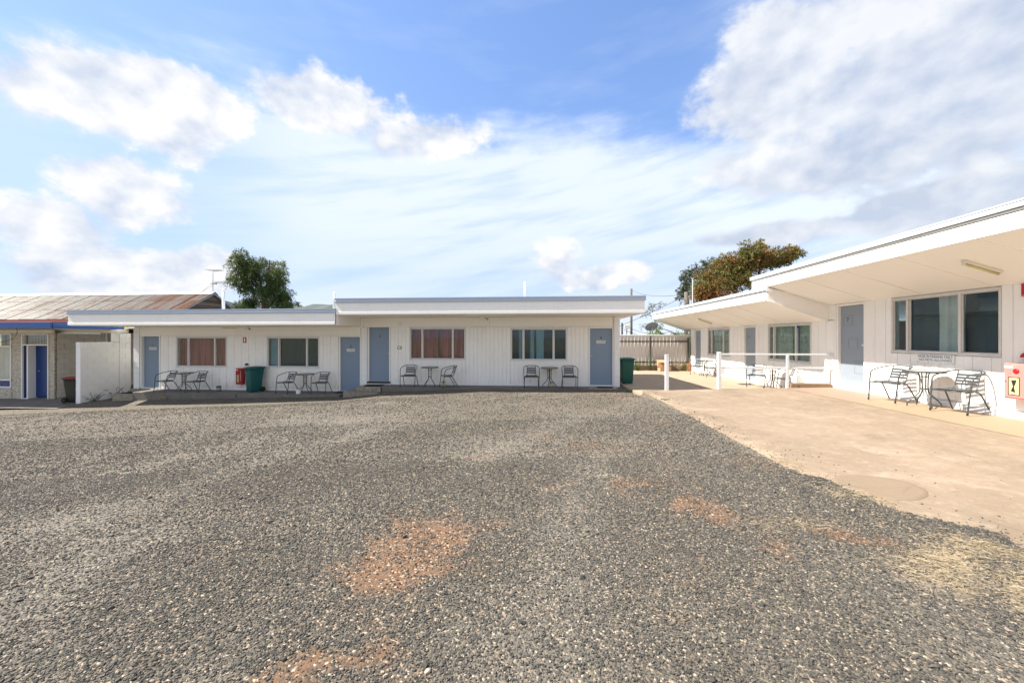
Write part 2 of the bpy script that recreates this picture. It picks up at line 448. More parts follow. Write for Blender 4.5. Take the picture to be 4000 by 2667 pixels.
# mosaic of small pebbly tiles, each about two centimetres
def mosaic(name, cols, scl, gr):
    t = mat(name); P = t.pos(); x, y, z = t.xyz(P)
    b = t.new('ShaderNodeTexBrick'); t.put(b.inputs['Vector'], t.vec(x+y, z, 0)); b.inputs['Scale'].default_value = scl
    b.inputs['Mortar Size'].default_value = .028; b.inputs['Color1'].default_value = (1, 1, 1, 1); b.inputs['Color2'].default_value = (0, 0, 0, 1); b.inputs['Mortar'].default_value = (.5, .5, .5, 1)
    b.inputs['Brick Width'].default_value = .5; b.inputs['Row Height'].default_value = .25; b.inputs['Bias'].default_value = 0
    mo = t.s(b.outputs['Fac']); q = t.voro(t.vec((x+y)*scl*2, z*scl*4, 0), .8, 'F1', 'Color')
    f = t.new('ShaderNodeSeparateColor'); t.put(f.inputs[0], q)
    c_ = t.ramp(t.s(f.outputs[0]), cols)
    t.surf(t.mix(mo, c_, gr), .35, t.bump(1-mo, .6, .004))
mosaic('mosaic_tile', [(.15, (.42, .34, .22)), (.35, (.70, .64, .51)), (.6, (.82, .78, .69)), (.85, (.58, .54, .46))], 12.0, (.16, .14, .115))
def sqtile(name, a, b, gr, size):
    t = mat(name); P = t.pos(); x, y, z = t.xyz(P)
    u, v = (x)*(1/size), (z*1.0+y)*(1/size)
    fu, fv = u.frac(), v.frac()
    g = ((fu-.5).abs().max((fv-.5).abs())).step(.42, .47)
    wn = t.new('ShaderNodeTexWhiteNoise', noise_dimensions='2D'); t.put(wn.inputs[0], t.vec(u.floor(), v.floor(), 0))
    c_ = t.mix(t.s(wn.outputs[0]), a, b)
    t.surf(t.mix(g, c_, gr), .45, t.bump(1-g, .5, .003))
sqtile('step_tile', (.36, .315, .24), (.20, .178, .14), (.09, .08, .065), .055)
# concrete
def concrete(name, a, b, c_, sc_=1.0, rough=.85, edge=False):
    t = mat(name); P = t.pos()
    n1 = t.noise(P, .55*sc_, 5, .6, .4); n2 = t.noise(P, 3.2*sc_, 6, .65); n3 = t.noise(P, 40, 4, .7); n4 = t.noise(t.scale(P, (2.2, .35, 1)), 1.4, 4, .6)
    sp = t.voro(P, 55, 'F1', 'Distance')
    k = t.mix((n1*1.5+n4*.6-.55).clamp(), a, b)
    k = t.mix(((n2-.5)*2.4).clamp()*.75, k, c_)
    k = t.mix((n3-.5).clamp()*1.3, k, (.15, .112, .078)); blo = t.noise(P, 1.3*sc_, 3, .5, .8); k = t.mix((blo-.60).clamp()*4.0, k, c_); k = t.mix((.40-blo).clamp()*3.0, k, b)
    k = t.mix((1-sp.step(.08, .16))*.25, k, (.12, .10, .08))
    cr = t.voro(t.mix(.12, P, t.noise(P, 2.0, 3, .5, col=True)), .42, 'DISTANCE_TO_EDGE', 'Distance'); k = t.mix((1-cr.step(.0, .006))*.55*((n1-.42)*6).clamp(), k, (.13, .10, .075))
    if edge:                                               # pale sand and dust drifted along the gravel edge, worn pale areas, old oil marks
        x, y, z = t.xyz(P); k = t.mix(((3.02-x)*3.2+(n2-.5)*2.4).clamp()*.75, k, (.38, .285, .20)); k = t.mix(((x-5.6)*.5+(4.4-y)*.35+(n1-.5)*2.0+(n2-.5)*1.6-.2).clamp()*.7, k, (.44, .39, .32))
        oil = t.noise(t.scale(P, (1, .6, 1), (4, 2, 0)), .8, 4, .6, .5); k = t.mix((oil-.53).clamp()*3.4, k, (.125, .098, .07)); n5 = t.noise(P, 9, 5, .7); k = t.mix((n5-.53).clamp()*2.6, k, c_); n7 = t.noise(t.scale(P, (1, 1, 1), (7, 3, 0)), 14, 4, .75); k = t.mix((n7-.54).clamp()*2.6, k, (.14, .105, .075))
    t.surf(k, rough, t.bump(n3*.7+n2*.8, .35, .006), spec=.25)
concrete('apron_concrete', (.275, .212, .154), (.190, .147, .103), (.36, .292, .223), edge=True)
concrete('passage_concrete', (.37, .295, .215), (.30, .232, .165), (.44, .365, .28))
concrete('walk_concrete', (.185, .172, .152), (.13, .12, .105), (.24, .225, .20), 1.6)  # dark base colour carries part of the walkway's shadow
concrete('kerb_concrete', (.33, .245, .165), (.25, .175, .115), (.30, .25, .20), 2.5)
concrete('patch_concrete', (.215, .165, .115), (.19, .145, .10), (.25, .195, .14), 1.5)
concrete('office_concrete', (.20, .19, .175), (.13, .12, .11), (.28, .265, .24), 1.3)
t = mat('path_paint'); P = t.pos(); x, y, z = t.xyz(P); n = t.noise(P, 2.2, 6, .68, .6); n3 = t.noise(P, 38, 4, .7); n1 = t.noise(P, .6, 3)
k = t.mix((y-9.1+(n1-.5)*2.2).step(-.35, .35), (.290, .212, .135), (.275, .195, .145)); k = t.mix(((n-.52)*4).clamp()*.85, k, (.28, .215, .15)); k = t.mix((n3-.5).clamp(), k, (.22, .15, .09))
t.surf(k, .7, t.bump(n3, .3, .004))
# stones and soil
for nm, stops in (('stone', [(0, (.025, .0265, .0265)), (.4, (.045, .0465, .045)), (.7, (.071, .070, .064)), (.90, (.104, .098, .084)), (1, (.15, .125, .096))]), ('pale_stone', [(0, (.13, .10, .068)), (.3, (.20, .15, .10)), (.6, (.29, .225, .16)), (.85, (.42, .345, .265)), (.95, (.55, .48, .40)), (1, (.25, .10, .055))])):
    t = mat(nm); r = t.rnd(); P = t.coord('Object'); n = t.noise(P, 60, 3, .6); c_ = t.ramp(r, stops)
    t.surf(t.mix(n*.5, c_, t.mix(.5, c_, (.16, .14, .11))), .7, t.bump(n, .3, .003), spec=.3)
t = mat('gravel_ground'); P = t.pos(); x, y, z = t.xyz(P)
d = t.s(t.attr('dirt').outputs['Fac']); s_ = t.s(t.attr('straw').outputs['Fac'])
v1 = t.voro(P, 78, 'F1', 'Color'); d1 = t.voro(P, 78, 'F1', 'Distance'); d2 = t.voro(t.scale(P, (1, 1, 1), (3, 1, 0)), 150, 'F1', 'Distance')
f = t.new('ShaderNodeSeparateColor'); t.put(f.inputs[0], v1); q = t.s(f.outputs[0])
n1 = t.noise(P, .35, 4, .6, .5); n2 = t.noise(P, 2.2, 5, .65); n3 = t.noise(P, 30, 4, .7); n4 = t.noise(t.scale(P, (.35, 1.6, 1)), .8, 4, .6)
st = t.ramp(q, [(0, (.032, .031, .027)), (.3, (.055, .052, .044)), (.55, (.088, .081, .066)), (.75, (.14, .120, .090)), (.88, (.22, .175, .122)), (.96, (.35, .285, .215)), (1, (.48, .41, .33))])
st = t.mix((d1.step(.35, .85))*.6, st, (.085, .072, .055))
dust = t.mix(n3, (.110, .104, .090), (.200, .184, .156)); dust = t.mix((q-.8).clamp()*3, dust, (.42, .34, .26)); dust = t.mix((.3-q).clamp()*2.4, dust, (.05, .048, .044))
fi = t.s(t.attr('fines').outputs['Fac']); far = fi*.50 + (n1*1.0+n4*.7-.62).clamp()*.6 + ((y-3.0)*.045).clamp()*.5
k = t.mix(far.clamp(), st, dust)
soil = t.mix(n2, (.125, .068, .038), (.180, .108, .064)); soil = t.mix((n3-.42).clamp()*1.9, soil, (.14, .095, .06)); soil = t.mix((q-.86).clamp()*5, soil, (.5, .42, .33)); soil = t.mix((.22-q).clamp()*3, soil, (.07, .065, .06))
n6 = t.noise(P, 7.0, 5, .7); k = t.mix(((d*1.25 + (n2-.5)*.9 + (n6-.5)*1.9 + (n3-.5)*1.1 + (q-.5)*.35 -.34)*1.25).clamp(), k, soil)
k = t.mix((s_*1.1+(n3-.5)*1.0-.1).clamp()*.6, k, (.36, .28, .18))
t.surf(k, .85, t.bump(d1*-1.0*(1-d*.7)+d2*-.35, .75, .012), spec=.2)
t = mat('dry_ground'); P = t.pos(); n = t.noise(P, .05, 6, .6); n2 = t.noise(P, .8, 5, .6)
t.surf(t.mix(n, t.mix(n2, (.19, .14, .085), (.27, .21, .13)), t.mix(n2, (.10, .12, .05), (.17, .16, .08))), .95)
t = mat('hill'); P = t.pos(); n = t.noise(P, .02, 6, .65); n2 = t.noise(P, .1, 4, .7)
t.surf(t.mix(n*.6+n2*.4, (.085, .108, .105), (.15, .172, .158)), 1, t.bump(n2, 1, 6), spec=0)
t = mat('soil_dark'); P = t.pos(); n = t.noise(P, 30, 5, .7); t.surf(t.mix(n, (.035, .028, .02), (.10, .075, .05)), .95, t.bump(n, .8, .01))
# plants
def leaf(name, stops, rough=.55, tr=.25):
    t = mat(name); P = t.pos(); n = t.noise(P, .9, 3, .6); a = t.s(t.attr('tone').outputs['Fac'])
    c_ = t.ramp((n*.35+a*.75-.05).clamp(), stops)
    p = t.new('ShaderNodeBsdfPrincipled'); t.put(p.inputs['Base Color'], c_); p.inputs['Roughness'].default_value = rough; p.inputs['Specular IOR Level'].default_value = .3
    tl = t.new('ShaderNodeBsdfTranslucent'); t.put(tl.inputs[0], c_)
    mx = t.new('ShaderNodeMixShader'); mx.inputs[0].default_value = tr; t.nt.links.new(p.outputs[0], mx.inputs[1]); t.nt.links.new(tl.outputs[0], mx.inputs[2]); t.out(mx.outputs[0])
leaf('gum_leaf', [(0, (.022, .046, .016)), (.35, (.055, .100, .030)), (.65, (.13, .165, .045)), (1, (.34, .26, .07))])
leaf('rust_leaf', [(0, (.040, .055, .016)), (.30, (.11, .125, .030)), (.52, (.21, .16, .045)), (.72, (.22, .085, .030)), (1, (.15, .035, .018))])
leaf('grey_leaf', [(0, (.035, .055, .032)), (.5, (.085, .110, .060)), (1, (.17, .175, .10))])
leaf('bright_leaf', [(0, (.035, .085, .016)), (.5, (.085, .17, .032)), (1, (.22, .27, .06))])
leaf('weed_leaf', [(0, (.04, .09, .02)), (.5, (.10, .16, .045)), (1, (.34, .32, .16))])
leaf('straw_leaf', [(0, (.26, .195, .115)), (.5, (.40, .325, .21)), (1, (.55, .475, .34))], .7, .05)
t = mat('bark'); P = t.pos(); n = t.noise(t.scale(P, (3, 3, .7)), 3, 5, .65); t.surf(t.mix(n, (.055, .040, .030), (.17, .13, .10)), .9, t.bump(n, .6, .02))
t = mat('table_glass'); P = t.coord('Object'); v_ = t.voro(P, 22, 'SMOOTH_F1', 'Distance'); n = t.noise(P, 9, 3)
t.surf(t.mix(n, (.40, .40, .36), (.56, .54, .47)), .22, t.bump(v_, .25, .004), spec=.6)

paint('door_navy', (.004, .036, .17), .32, .08, .08, (.003, .015, .07))

# ------------------------------------------------------------------ the setting: ground, lot, slabs, hills
def slabz(X, Y): return .20 + (X-2.8)*.030
YH = ([-30, 0, 6, 9.5, 11, 12.6, 14, 26], [.2, .19, .19, .14, .10, -.01, -.10, -.25])
def gz(X, Y):
    X = np.asarray(X, float); Y = np.asarray(Y, float)
    h = np.interp(Y, *YH)
    lz = h + np.where(X > -4, .03*(np.minimum(X, 2.8)-2.8), -.204+.054*(X+4))
    zf = np.interp(X, [-46, -22, -15, -11, -7, -5.5, -2, 2.8], [-2.0, -1.0, -.76, -.63, -.45, -.27, -.09, -.05]); zk = np.interp(X, [-46, -22, -15, -11, -7, -5.5, -2, 2.8], [-1.9, -.95, -.62, -.50, -.40, -.20, -.07, -.05])
    lz = np.where(Y < 10.3, lz, np.interp(Y, [10.3, 12.3], [0, 1])*(zf-lz)+lz); lz = np.where(Y > 12.3, np.interp(Y, [12.3, 12.95], [0, 1])*(zk-lz)+lz, lz)
    lz = lz + np.where(Y < 11, (fbm(X*1.7+5, Y*1.7, 3, 13)-.5)*.035, 0)
    lz = lz + (fbm(X*.5, Y*.5, 3, 5)-.5)*.04
    xs = 2.84 + np.clip(4.5-Y, 0, 3)*.33 + (fbm(X*2.2+9, Y*2.2, 4, 3)-.5)*.60*np.clip((8-Y)/3.5, .25, 1)
    sp = slabz(X, Y) + np.clip((xs-X)*.06, -.14, .018)
    k = np.clip((X-2.72)/.12, 0, 1)
    return np.where(Y < 11.0, lz*(1-k)+sp*k, np.where(X > 2.86, lz-.25, lz))
BL = [(-1.04, 2.62, .36, .44, 1.15), (-.86, 3.05, .32, .36, 1.05), (-1.2, 3.2, .3, .2, .6), (-.7, 2.7, .25, .3, .6), (-1.30, 2.95, .26, .16, .75), (-1.05, 1.80, .30, .14, .8), (.84, 4.15, .26, .30, .75), (1.42, 3.55, .16, .24, .95), (2.35, 3.15, .26, .12, .85), (.1, 4.05, .18, .14, .55), (-.06, 6.2, .30, .3, .5),
      (-.79, 5.1, .35, .25, .42), (.5, 5.6, .3, .25, .4), (2.0, 7.2, .5, .4, .42), (2.3, 10.5, .45, 1.2, .5), (1.9, 12.0, .9, .4, .6), (-12.8, 8.6, 1.5, .4, .5), (-11.5, 10.8, 2.0, .4, .45), (.2, 8.6, .5, .4, .35), (1.75, 2.9, .2, .15, .6), (2.5, 5.0, .25, .5, .4)]
def dirt(X, Y):
    m = np.zeros_like(X)
    wx = X + (fbm(X*3.1, Y*3.1, 4, 21)-.5)*.55; wy = Y + (fbm(X*3.1+40, Y*3.1, 4, 22)-.5)*.55
    for (a, b, ra, rb, k) in BL: m = np.maximum(m, k*np.exp(-(((wx-a)/ra)**2+((wy-b)/rb)**2)*.75))
    m = m + np.clip((fbm(X*.7+3, Y*.7, 4, 31)-.60)*1.3, 0, .3)
    return np.clip(m, 0, 1)
def fines(X, Y):                                        # ground where the loose stone has been driven thin: long tyre lanes and blotches
    u = X*.92-Y*.39+1.1*np.sin(Y*.33); lane = np.exp(-((np.abs(u+.9)-.75)/.28)**2)+.8*np.exp(-((np.abs(u+5.2)-.8)/.32)**2)
    return np.clip(2.0*(.55-fbm(X*.9, Y*.9, 4, 55)) + lane*.55*(.4+fbm(X*.8, Y*.3, 3, 61)) , 0, 1)
def straw(X, Y):
    wx = X + (fbm(X*1.7, Y*1.7, 3, 41)-.5)*.6; wy = Y + (fbm(X*1.7+20, Y*1.7, 3, 42)-.5)*.6
    m = np.zeros_like(X)
    for (a, b, ra, rb, k) in ((2.62, 2.72, .42, .16, 1), (3.05, 2.88, .45, .16, 1), (2.95, 2.40, .30, .16, .9), (2.86, 4.75, .08, .4, .9), (2.92, 3.75, .14, .3, .7), (2.0, 3.3, .35, .12, .4), (3.3, 2.62, .3, .2, .9)):
        m = np.maximum(m, k*np.exp(-(((wx-a)/ra)**2+((wy-b)/rb)**2)))
    return np.clip(m, 0, 1)
def seg(*p):                                            # piecewise spacing: (a, b, step) ...
    o_ = []
    for a, b, s_ in p: o_ += list(np.arange(a, b-1e-6, s_))
    return np.array(o_+[p[-1][1]])
def grid_obj(name, xs, ys, zf, m, kind='structure'):
    XX, YY = np.meshgrid(xs, ys); Z = zf(XX, YY); nx, ny = len(xs), len(ys)
    V = np.stack([XX.ravel(), YY.ravel(), Z.ravel()], 1)
    i = np.arange(ny-1)[:, None]*nx+np.arange(nx-1)[None, :]; i = i.ravel()
    F = np.stack([i, i+1, i+nx+1, i+nx], 1)
    me = bpy.data.meshes.new(name); me.from_pydata(V.tolist(), [], F.tolist()); me.materials.append(M[m])
    me.polygons.foreach_set('use_smooth', [True]*len(me.polygons)); me.update()
    o_ = linkobj(name, me); tag(o_, kind=kind); return o_, XX.ravel(), YY.ravel()
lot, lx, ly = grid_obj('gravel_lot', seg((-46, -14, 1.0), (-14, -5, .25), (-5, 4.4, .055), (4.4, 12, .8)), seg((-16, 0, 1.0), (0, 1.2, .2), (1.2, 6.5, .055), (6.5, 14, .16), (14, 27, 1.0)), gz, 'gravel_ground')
for nm, fn in (('dirt', dirt), ('straw', straw), ('fines', fines)):
    at = lot.data.attributes.new(nm, 'FLOAT', 'POINT'); at.data.foreach_set('value', fn(lx, ly).astype(np.float32))
# wide dry ground out to the horizon
mb = MB(); ring = [60, 140, 400, 1200, 4000, 9000]; n = 48
P = [(0, 10, -1.6)] + [(r_*math.cos(2*PI*k/n), 10+r_*math.sin(2*PI*k/n), -1.6) for r_ in ring for k in range(n)]
F = [(0, 1+k, 1+(k+1) % n) for k in range(n)] + [(1+i*n+k, 1+(i+1)*n+k, 1+(i+1)*n+(k+1) % n, 1+i*n+(k+1) % n) for i in range(len(ring)-1) for k in range(n)]
mb.add(P, F); tag(mb.build('ground', 'dry_ground'), kind='structure')
# wooded hills on the horizon
xs = np.linspace(-9000, 9000, 361); ys = np.linspace(0, 1, 14)
def hz(X, V):
    ridge = 265+250*fbm(X*.0030+3, X*0+1.5, 4, 8)
    ridge = 8 + ridge/(1+np.exp((X+1950)/70.0)); return -10 + ridge*np.sin(np.clip(V, 0, 1)*PI*.62)**1.3*(1+.12*(fbm(X*.006, V*9, 4, 9)-.5))
XX, VV = np.meshgrid(xs, ys); ZZ = hz(XX, VV); YY = 2500+VV*1300+abs(XX)*.12
V = np.stack([XX.ravel(), YY.ravel(), ZZ.ravel()], 1); nx = len(xs)
i = (np.arange(len(ys)-1)[:, None]*nx+np.arange(nx-1)[None, :]).ravel(); F = np.stack([i, i+1, i+nx+1, i+nx], 1)
me = bpy.data.meshes.new('hills'); me.from_pydata(V.tolist(), [], F.tolist()); me.materials.append(M['hill']); me.polygons.foreach_set('use_smooth', [True]*len(me.polygons))
tag(linkobj('hills', me), kind='structure')
# concrete apron in front of the right-hand wing: a slab with an uneven worn edge
def apron_z(X, Y): return slabz(X, Y) + (fbm(X*1.1, Y*1.1, 3, 2)-.5)*.012
ap, _, _ = grid_obj('concrete_apron', seg((2.8, 7.84, .14)), seg((-14, 11.08, .25)), apron_z, 'apron_concrete')
mb = MB()
for k in range(56):                                     # the slab's edge and its step down to the passage
    y0, y1 = -14+k*.448, -14+(k+1)*.448; x_ = 2.8; z0, z1 = float(apron_z(np.array(2.8), np.array(y0))), float(apron_z(np.array(2.8), np.array(y1)))
    mb.add([(x_, y0, -.2), (x_, y1, -.2), (x_, y1, z1), (x_, y0, z0)], [(0, 3, 2, 1)])
for k in range(36):
    x0, x1 = 2.8+k*.14, 2.8+(k+1)*.14; zz = [float(apron_z(np.array(q), np.array(11.08))) for q in (x0, x1)]
    mb.add([(x0, 11.08, -.2), (x1, 11.08, -.2), (x1, 11.08, zz[1]), (x0, 11.08, zz[0])], [(0, 1, 2, 3)])
o = mb.build('apron_edge', 'apron_concrete', ap)
pz = lambda X, Y: .062 - (Y-11.0)*.0125 + (fbm(X*1.1+7, Y*1.1, 3, 2)-.5)*.012
mb = MB(); ps_ = None
for k in range(33):
    y0, y1 = 11.09+k*.3, 11.09+(k+1)*.3; zz = [float(pz(np.array(2.79), np.array(q))) for q in (y0, y1)]; mb.add([(2.79, y0, -.4), (2.79, y1, -.4), (2.79, y1, zz[1]), (2.79, y0, zz[0])], [(0, 3, 2, 1)])
tag(mb.build('passage_edge', 'passage_concrete'), kind='structure')
grid_obj('passage_slab', seg((2.79, 7.84, .3)), seg((11.09, 20.98, .3)), pz, 'passage_concrete')
grid_obj('painted_path', seg((6.62, 7.835, .14)), seg((-4, 10.98, .25)), lambda X, Y: apron_z(X, Y)+.005, 'path_paint')
# round smooth patch let into the apron
mb = MB(); n = 40; P = [(3.32, 4.07, float(apron_z(np.array(3.32), np.array(4.07)))+.009)]
for r_ in (.27, .30, .32):
    for k in range(n):
        th = 2*PI*k/n; q = r_*(1+.03*math.sin(3*th+1)); X, Y = 3.32+q*math.cos(th)*1.15, 4.07+q*math.sin(th)
        P.append((X, Y, float(apron_z(np.array(X), np.array(Y)))+(.010, .014, .001)[(.27, .30, .32).index(r_)]))
F = [(0, 1+k, 1+(k+1) % n) for k in range(n)] + [(1+i*n+k, 1+(i+1)*n+k, 1+(i+1)*n+(k+1) % n, 1+i*n+(k+1) % n) for i in range(2) for k in range(n)]
mb.add(P, F, True); tag(mb.build('concrete_patch', 'patch_concrete'), kind='structure')
# walkways along the front building
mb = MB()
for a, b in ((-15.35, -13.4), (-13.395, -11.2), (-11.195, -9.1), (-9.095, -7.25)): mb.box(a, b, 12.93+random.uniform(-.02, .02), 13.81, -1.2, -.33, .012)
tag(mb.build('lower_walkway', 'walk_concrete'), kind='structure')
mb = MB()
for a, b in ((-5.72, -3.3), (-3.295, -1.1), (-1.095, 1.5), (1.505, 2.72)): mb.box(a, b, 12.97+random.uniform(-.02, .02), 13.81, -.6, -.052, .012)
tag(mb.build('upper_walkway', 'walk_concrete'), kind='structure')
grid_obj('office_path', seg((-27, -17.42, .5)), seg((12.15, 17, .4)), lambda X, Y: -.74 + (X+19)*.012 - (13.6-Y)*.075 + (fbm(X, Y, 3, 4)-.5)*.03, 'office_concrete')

# ------------------------------------------------------------------ wall frames: u runs along the wall, d into the building
class Fr:
    def __init__(s, axis, base): s.axis, s.base = axis, base
    def box(s, mb, u0, u1, d0, d1, z0, z1, c=0, mi=0):
        if s.axis == 'X': return mb.box(u0, u1, s.base+d0, s.base+d1, z0, z1, c, mi)
        return mb.box(s.base+d0, s.base+d1, u0, u1, z0, z1, c, mi)
    def p(s, u, d, z): return (u, s.base+d, z) if s.axis == 'X' else (s.base+d, u, z)
    @property
    def face(s): return '-Y' if s.axis == 'X' else '-X'
FX, FY = Fr('X', 13.8), Fr('Y', 7.85)
def holes(fr, mb, u0, u1, z0, z1, d0, d1, ops):
    """wall slab with rectangular openings"""
    es = sorted({u0, u1, *[q for o_ in ops for q in o_[:2] if u0 < q < u1]})
    for a, b in zip(es, es[1:]):
        mid = (a+b)/2; cut = sorted([(o_[2], o_[3]) for o_ in ops if o_[0] < mid < o_[1]]); z = z0
        for c0, c1 in cut:
            if c0 > z: fr.box(mb, a, b, d0, d1, z, c0)
            z = c1
        if z < z1: fr.box(mb, a, b, d0, d1, z, z1)
# unit board (1 m tall, .15 wide, face at d = 0), one mesh for all copies
mb = MB(); mb.box(-.0742, .0742, -.011, .011, 0, 1, .004); BOARD_X = mb.mesh('board', 'board_paint')
mb = MB(); mb.box(-.011, .011, -.0742, .0742, 0, 1, .004); BOARD_Y = mb.mesh('board', 'wing_paint')
NB = [0]
def boards(fr, parent, ua, ub, z0, z1):
    n = max(1, round((ub-ua)/.150)); w_ = (ub-ua)/n; me = BOARD_X if fr.axis == 'X' else BOARD_Y
    for k in range(n):
        NB[0] += 1; d = -.012 + (.007 if NB[0] % 2 else 0) + random.uniform(-.0012, .0012)
        sx = (w_-.0025)/.1484; loc = fr.p(ua+(k+.5)*w_, d, z0+random.uniform(-.004, .004))
        inst(me, 'board', parent, loc, (sx, 1, z1-z0) if fr.axis == 'X' else (1, sx, z1-z0))
def clad(fr, parent, u0, u1, z0, z1, ops):
    es = sorted({u0, u1, *[q for o_ in ops for q in o_[:2] if u0 < q < u1]})
    for a, b in zip(es, es[1:]):
        mid = (a+b)/2; hit = [o_ for o_ in ops if o_[0] < mid < o_[1]]
        if not hit: boards(fr, parent, a+.002, b-.002, z0, z1)
        elif hit[0][2] > z0+.15: boards(fr, parent, a+.002, b-.002, z0, hit[0][2]-.03)
# unit concrete block, face at d = 0
mb = MB(); mb.box(-.195, .195, -.095, .095, -.095, .095, .006); BLK = mb.mesh('block', 'block_paint')
mb = MB(); mb.box(-.195, .195, -.095, .095, -.095, .095, .006); BLKB = mb.mesh('block', 'beige_paint')
def curtain(name, fr, parent, u0, u1, d, z0, z1, m, folds=9, amp=.035, gather=0.0):
    n = folds*8; P = []
    for z, g in ((z1, 0), ((z0+z1)/2, gather), (z0, gather*.6)):
        for k in range(n+1):
            f = k/n; uu = u0+(u1-u0)*f + math.sin(f*17)*.01; uu = (u0+u1)/2+(uu-(u0+u1)/2)*(1-g*.35)
            P.append(fr.p(uu, d+amp*math.sin(f*folds*2*PI+.8*math.sin(f*9))*(.7+.3*math.sin(f*23)), z))
    F = [(r*(n+1)+k, r*(n+1)+k+1, (r+1)*(n+1)+k+1, (r+1)*(n+1)+k) for r in range(2) for k in range(n)]
    b = MB(); b.add(P, F, True); return b.build(name, m, parent)
def window(fr, parent, u0, u1, z0, z1, fm, gm, splits, label=None, slide=None, rev=False):
    """aluminium three-light window: outer frame, mullions, panes"""
    b = MB(); e = .045
    fr.box(b, u0, u1, -.028, .07, z1-e, z1, .004); fr.box(b, u0, u1, -.034, .08, z0, z0+e*.8, .004)
    fr.box(b, u0, u0+e, -.026, .07, z0+e*.8, z1-e, .004); fr.box(b, u1-e, u1, -.026, .07, z0+e*.8, z1-e, .004)
    us = [u0+e] + [u0+(u1-u0)*q for q in splits] + [u1-e]
    for q in us[1:-1]: fr.box(b, q-.024, q+.024, -.022, .055, z0+e*.8, z1-e, .004)
    o_ = b.build('window', fm, parent)
    if label: o_['label'] = label
    for i, (a, c_) in enumerate(zip(us, us[1:])):
        g = MB(); dd = .018 + (.016 if i == 1 else 0)
        fr.box(g, a+(.024 if i else 0)-.004, c_-(.024 if i < len(us)-2 else 0)+.004, dd, dd+.004, z0+e*.8-.004, z1-e+.004)
        g.build('pane', gm, o_)
        s = MB()                                           # slim sash round each pane
        a2, c2 = a+(.024 if i else 0), c_-(.024 if i < len(us)-2 else 0); q0, q1 = dd-.012, dd-.001; k = .016
        fr.box(s, a2, c2, q0, q1, z0+e*.8, z0+e*.8+k); fr.box(s, a2, c2, q0, q1, z1-e-k, z1-e); fr.box(s, a2, a2+k, q0, q1, z0+e*.8+k, z1-e-k); fr.box(s, c2-k, c2, q0, q1, z0+e*.8+k, z1-e-k)
        s.build('sash', fm, o_)
    return o_
def door(fr, parent, u0, u1, z0, z1, m, fm, num, plate, knob, panels=False, rec=.05, label=None):
    b = MB(); fr.box(b, u0+.008, u1-.008, rec, rec+.04, z0+.006, z1-.009, .004)
    if panels:                                             # planted mouldings stepping down the leaf
        w_ = u1-u0
        def mould(a, c_, q0, q1):
            k = .014
            fr.box(b, a, c_, rec-.008, rec+.002, q1-k, q1, .003); fr.box(b, a, c_, rec-.008, rec+.002, q0, q0+k, .003)
            fr.box(b, a, a+k, rec-.008, rec+.002, q0+k, q1-k, .003); fr.box(b, c_-k, c_, rec-.008, rec+.002, q0+k, q1-k, .003)
        for k, (f0, f1, h0, h1) in enumerate(((.53, .88, 1.50, 1.78), (.32, .68, .90, 1.18), (.08, .45, .30, .60))): mould(u0+w_*f0, u0+w_*f1, z0+h0, z0+h1)
    o_ = b.build('door', m, parent)
    if label: o_['label'] = label
    f = MB(); k = .045
    fr.box(f, u0-k, u0+.005, -.02, .14, z0, z1-.006, .004); fr.box(f, u1-.005, u1+k, -.02, .14, z0, z1-.006, .004); fr.box(f, u0-k, u1+k, -.021, .14, z1-.005, z1+k, .004)
    f.build('door_frame', fm, o_)
    h = MB(); c_ = Vector(fr.p(knob, rec, z0+1.02)); dv = Vector(fr.p(0, -1, 0))-Vector(fr.p(0, 0, 0))
    h.tube([c_, c_+dv*.012], .032, 14); h.tube([c_+dv*.012, c_+dv*.03, c_+dv*.034, c_+dv*.05, c_+dv*.066, c_+dv*.072], [.010, .011, .022, .029, .024, .008], 14)
    h.build('door_knob', 'chrome', o_)
    cx = u0+(u1-u0)*(.5 if not panels else .705); nz = z0 + (1.66 if plate else 1.70 if not panels else 1.66)
    if num: text(num, .145, 'door_number', 'ink', o_, fr.p(cx, rec-.001-(.001 if panels else 0), nz+(.03 if plate else 0)), fr.face, bold=.012, xs=.9)
    if plate:
        s = MB(); fr.box(s, cx-.155, cx+.155, rec-.006, rec, nz-.165, nz-.055, .002); s.build('sign_plate', 'sign_white', o_)
        text('NO PETS\nALLOWED', .058, 'lettering', 'ink', o_, fr.p(cx, rec-.007, nz-.108), fr.face, line=.82, bold=.006, xs=1.05)
    return o_

# ------------------------------------------------------------------ front motel building
mo = empty('motel_building', (-7, 15.5, -.4), 'long low white motel building with stepped flat roofs and doors 1 to 4', 'building')
D1, D2, D3, D4 = (-15.97, -15.20, -.28, 1.76), (-7.72, -6.93, -.32, 1.735), (-6.585, -5.79, .06, 2.105), (1.64, 2.44, 0.0, 2.04)
W1, W2, W3, W4 = (-14.47, -12.32, .555, 1.745), (-10.67, -8.54, .56, 1.735), (-5.01, -2.88, .89, 2.075), (-1.22, .84, .88, 2.05)
b = MB()
holes(FX, b, -16.27, -6.86, -.9, 2.20, .011, .15, [D1, D2, W1, W2])
holes(FX, b, -6.855, 2.69, -.6, 2.52, .011, .15, [D3, D4, W3, W4])
b.box(-16.27, -16.12, 13.95, 18.0, -.9, 2.2); b.box(2.54, 2.69, 13.95, 18.0, -.6, 2.52); b.box(-16.12, 2.54, 17.85, 18.0, -.6, 2.2)
b.box(-6.93, -6.80, 13.96, 17.84, -.6, 2.5); b.box(-2.1, -2.0, 13.96, 17.84, -.3, 2.46); b.box(-11.6, -11.5, 13.96, 17.84, -.6, 2.14)
b.build('wall', 'white_paint', mo)
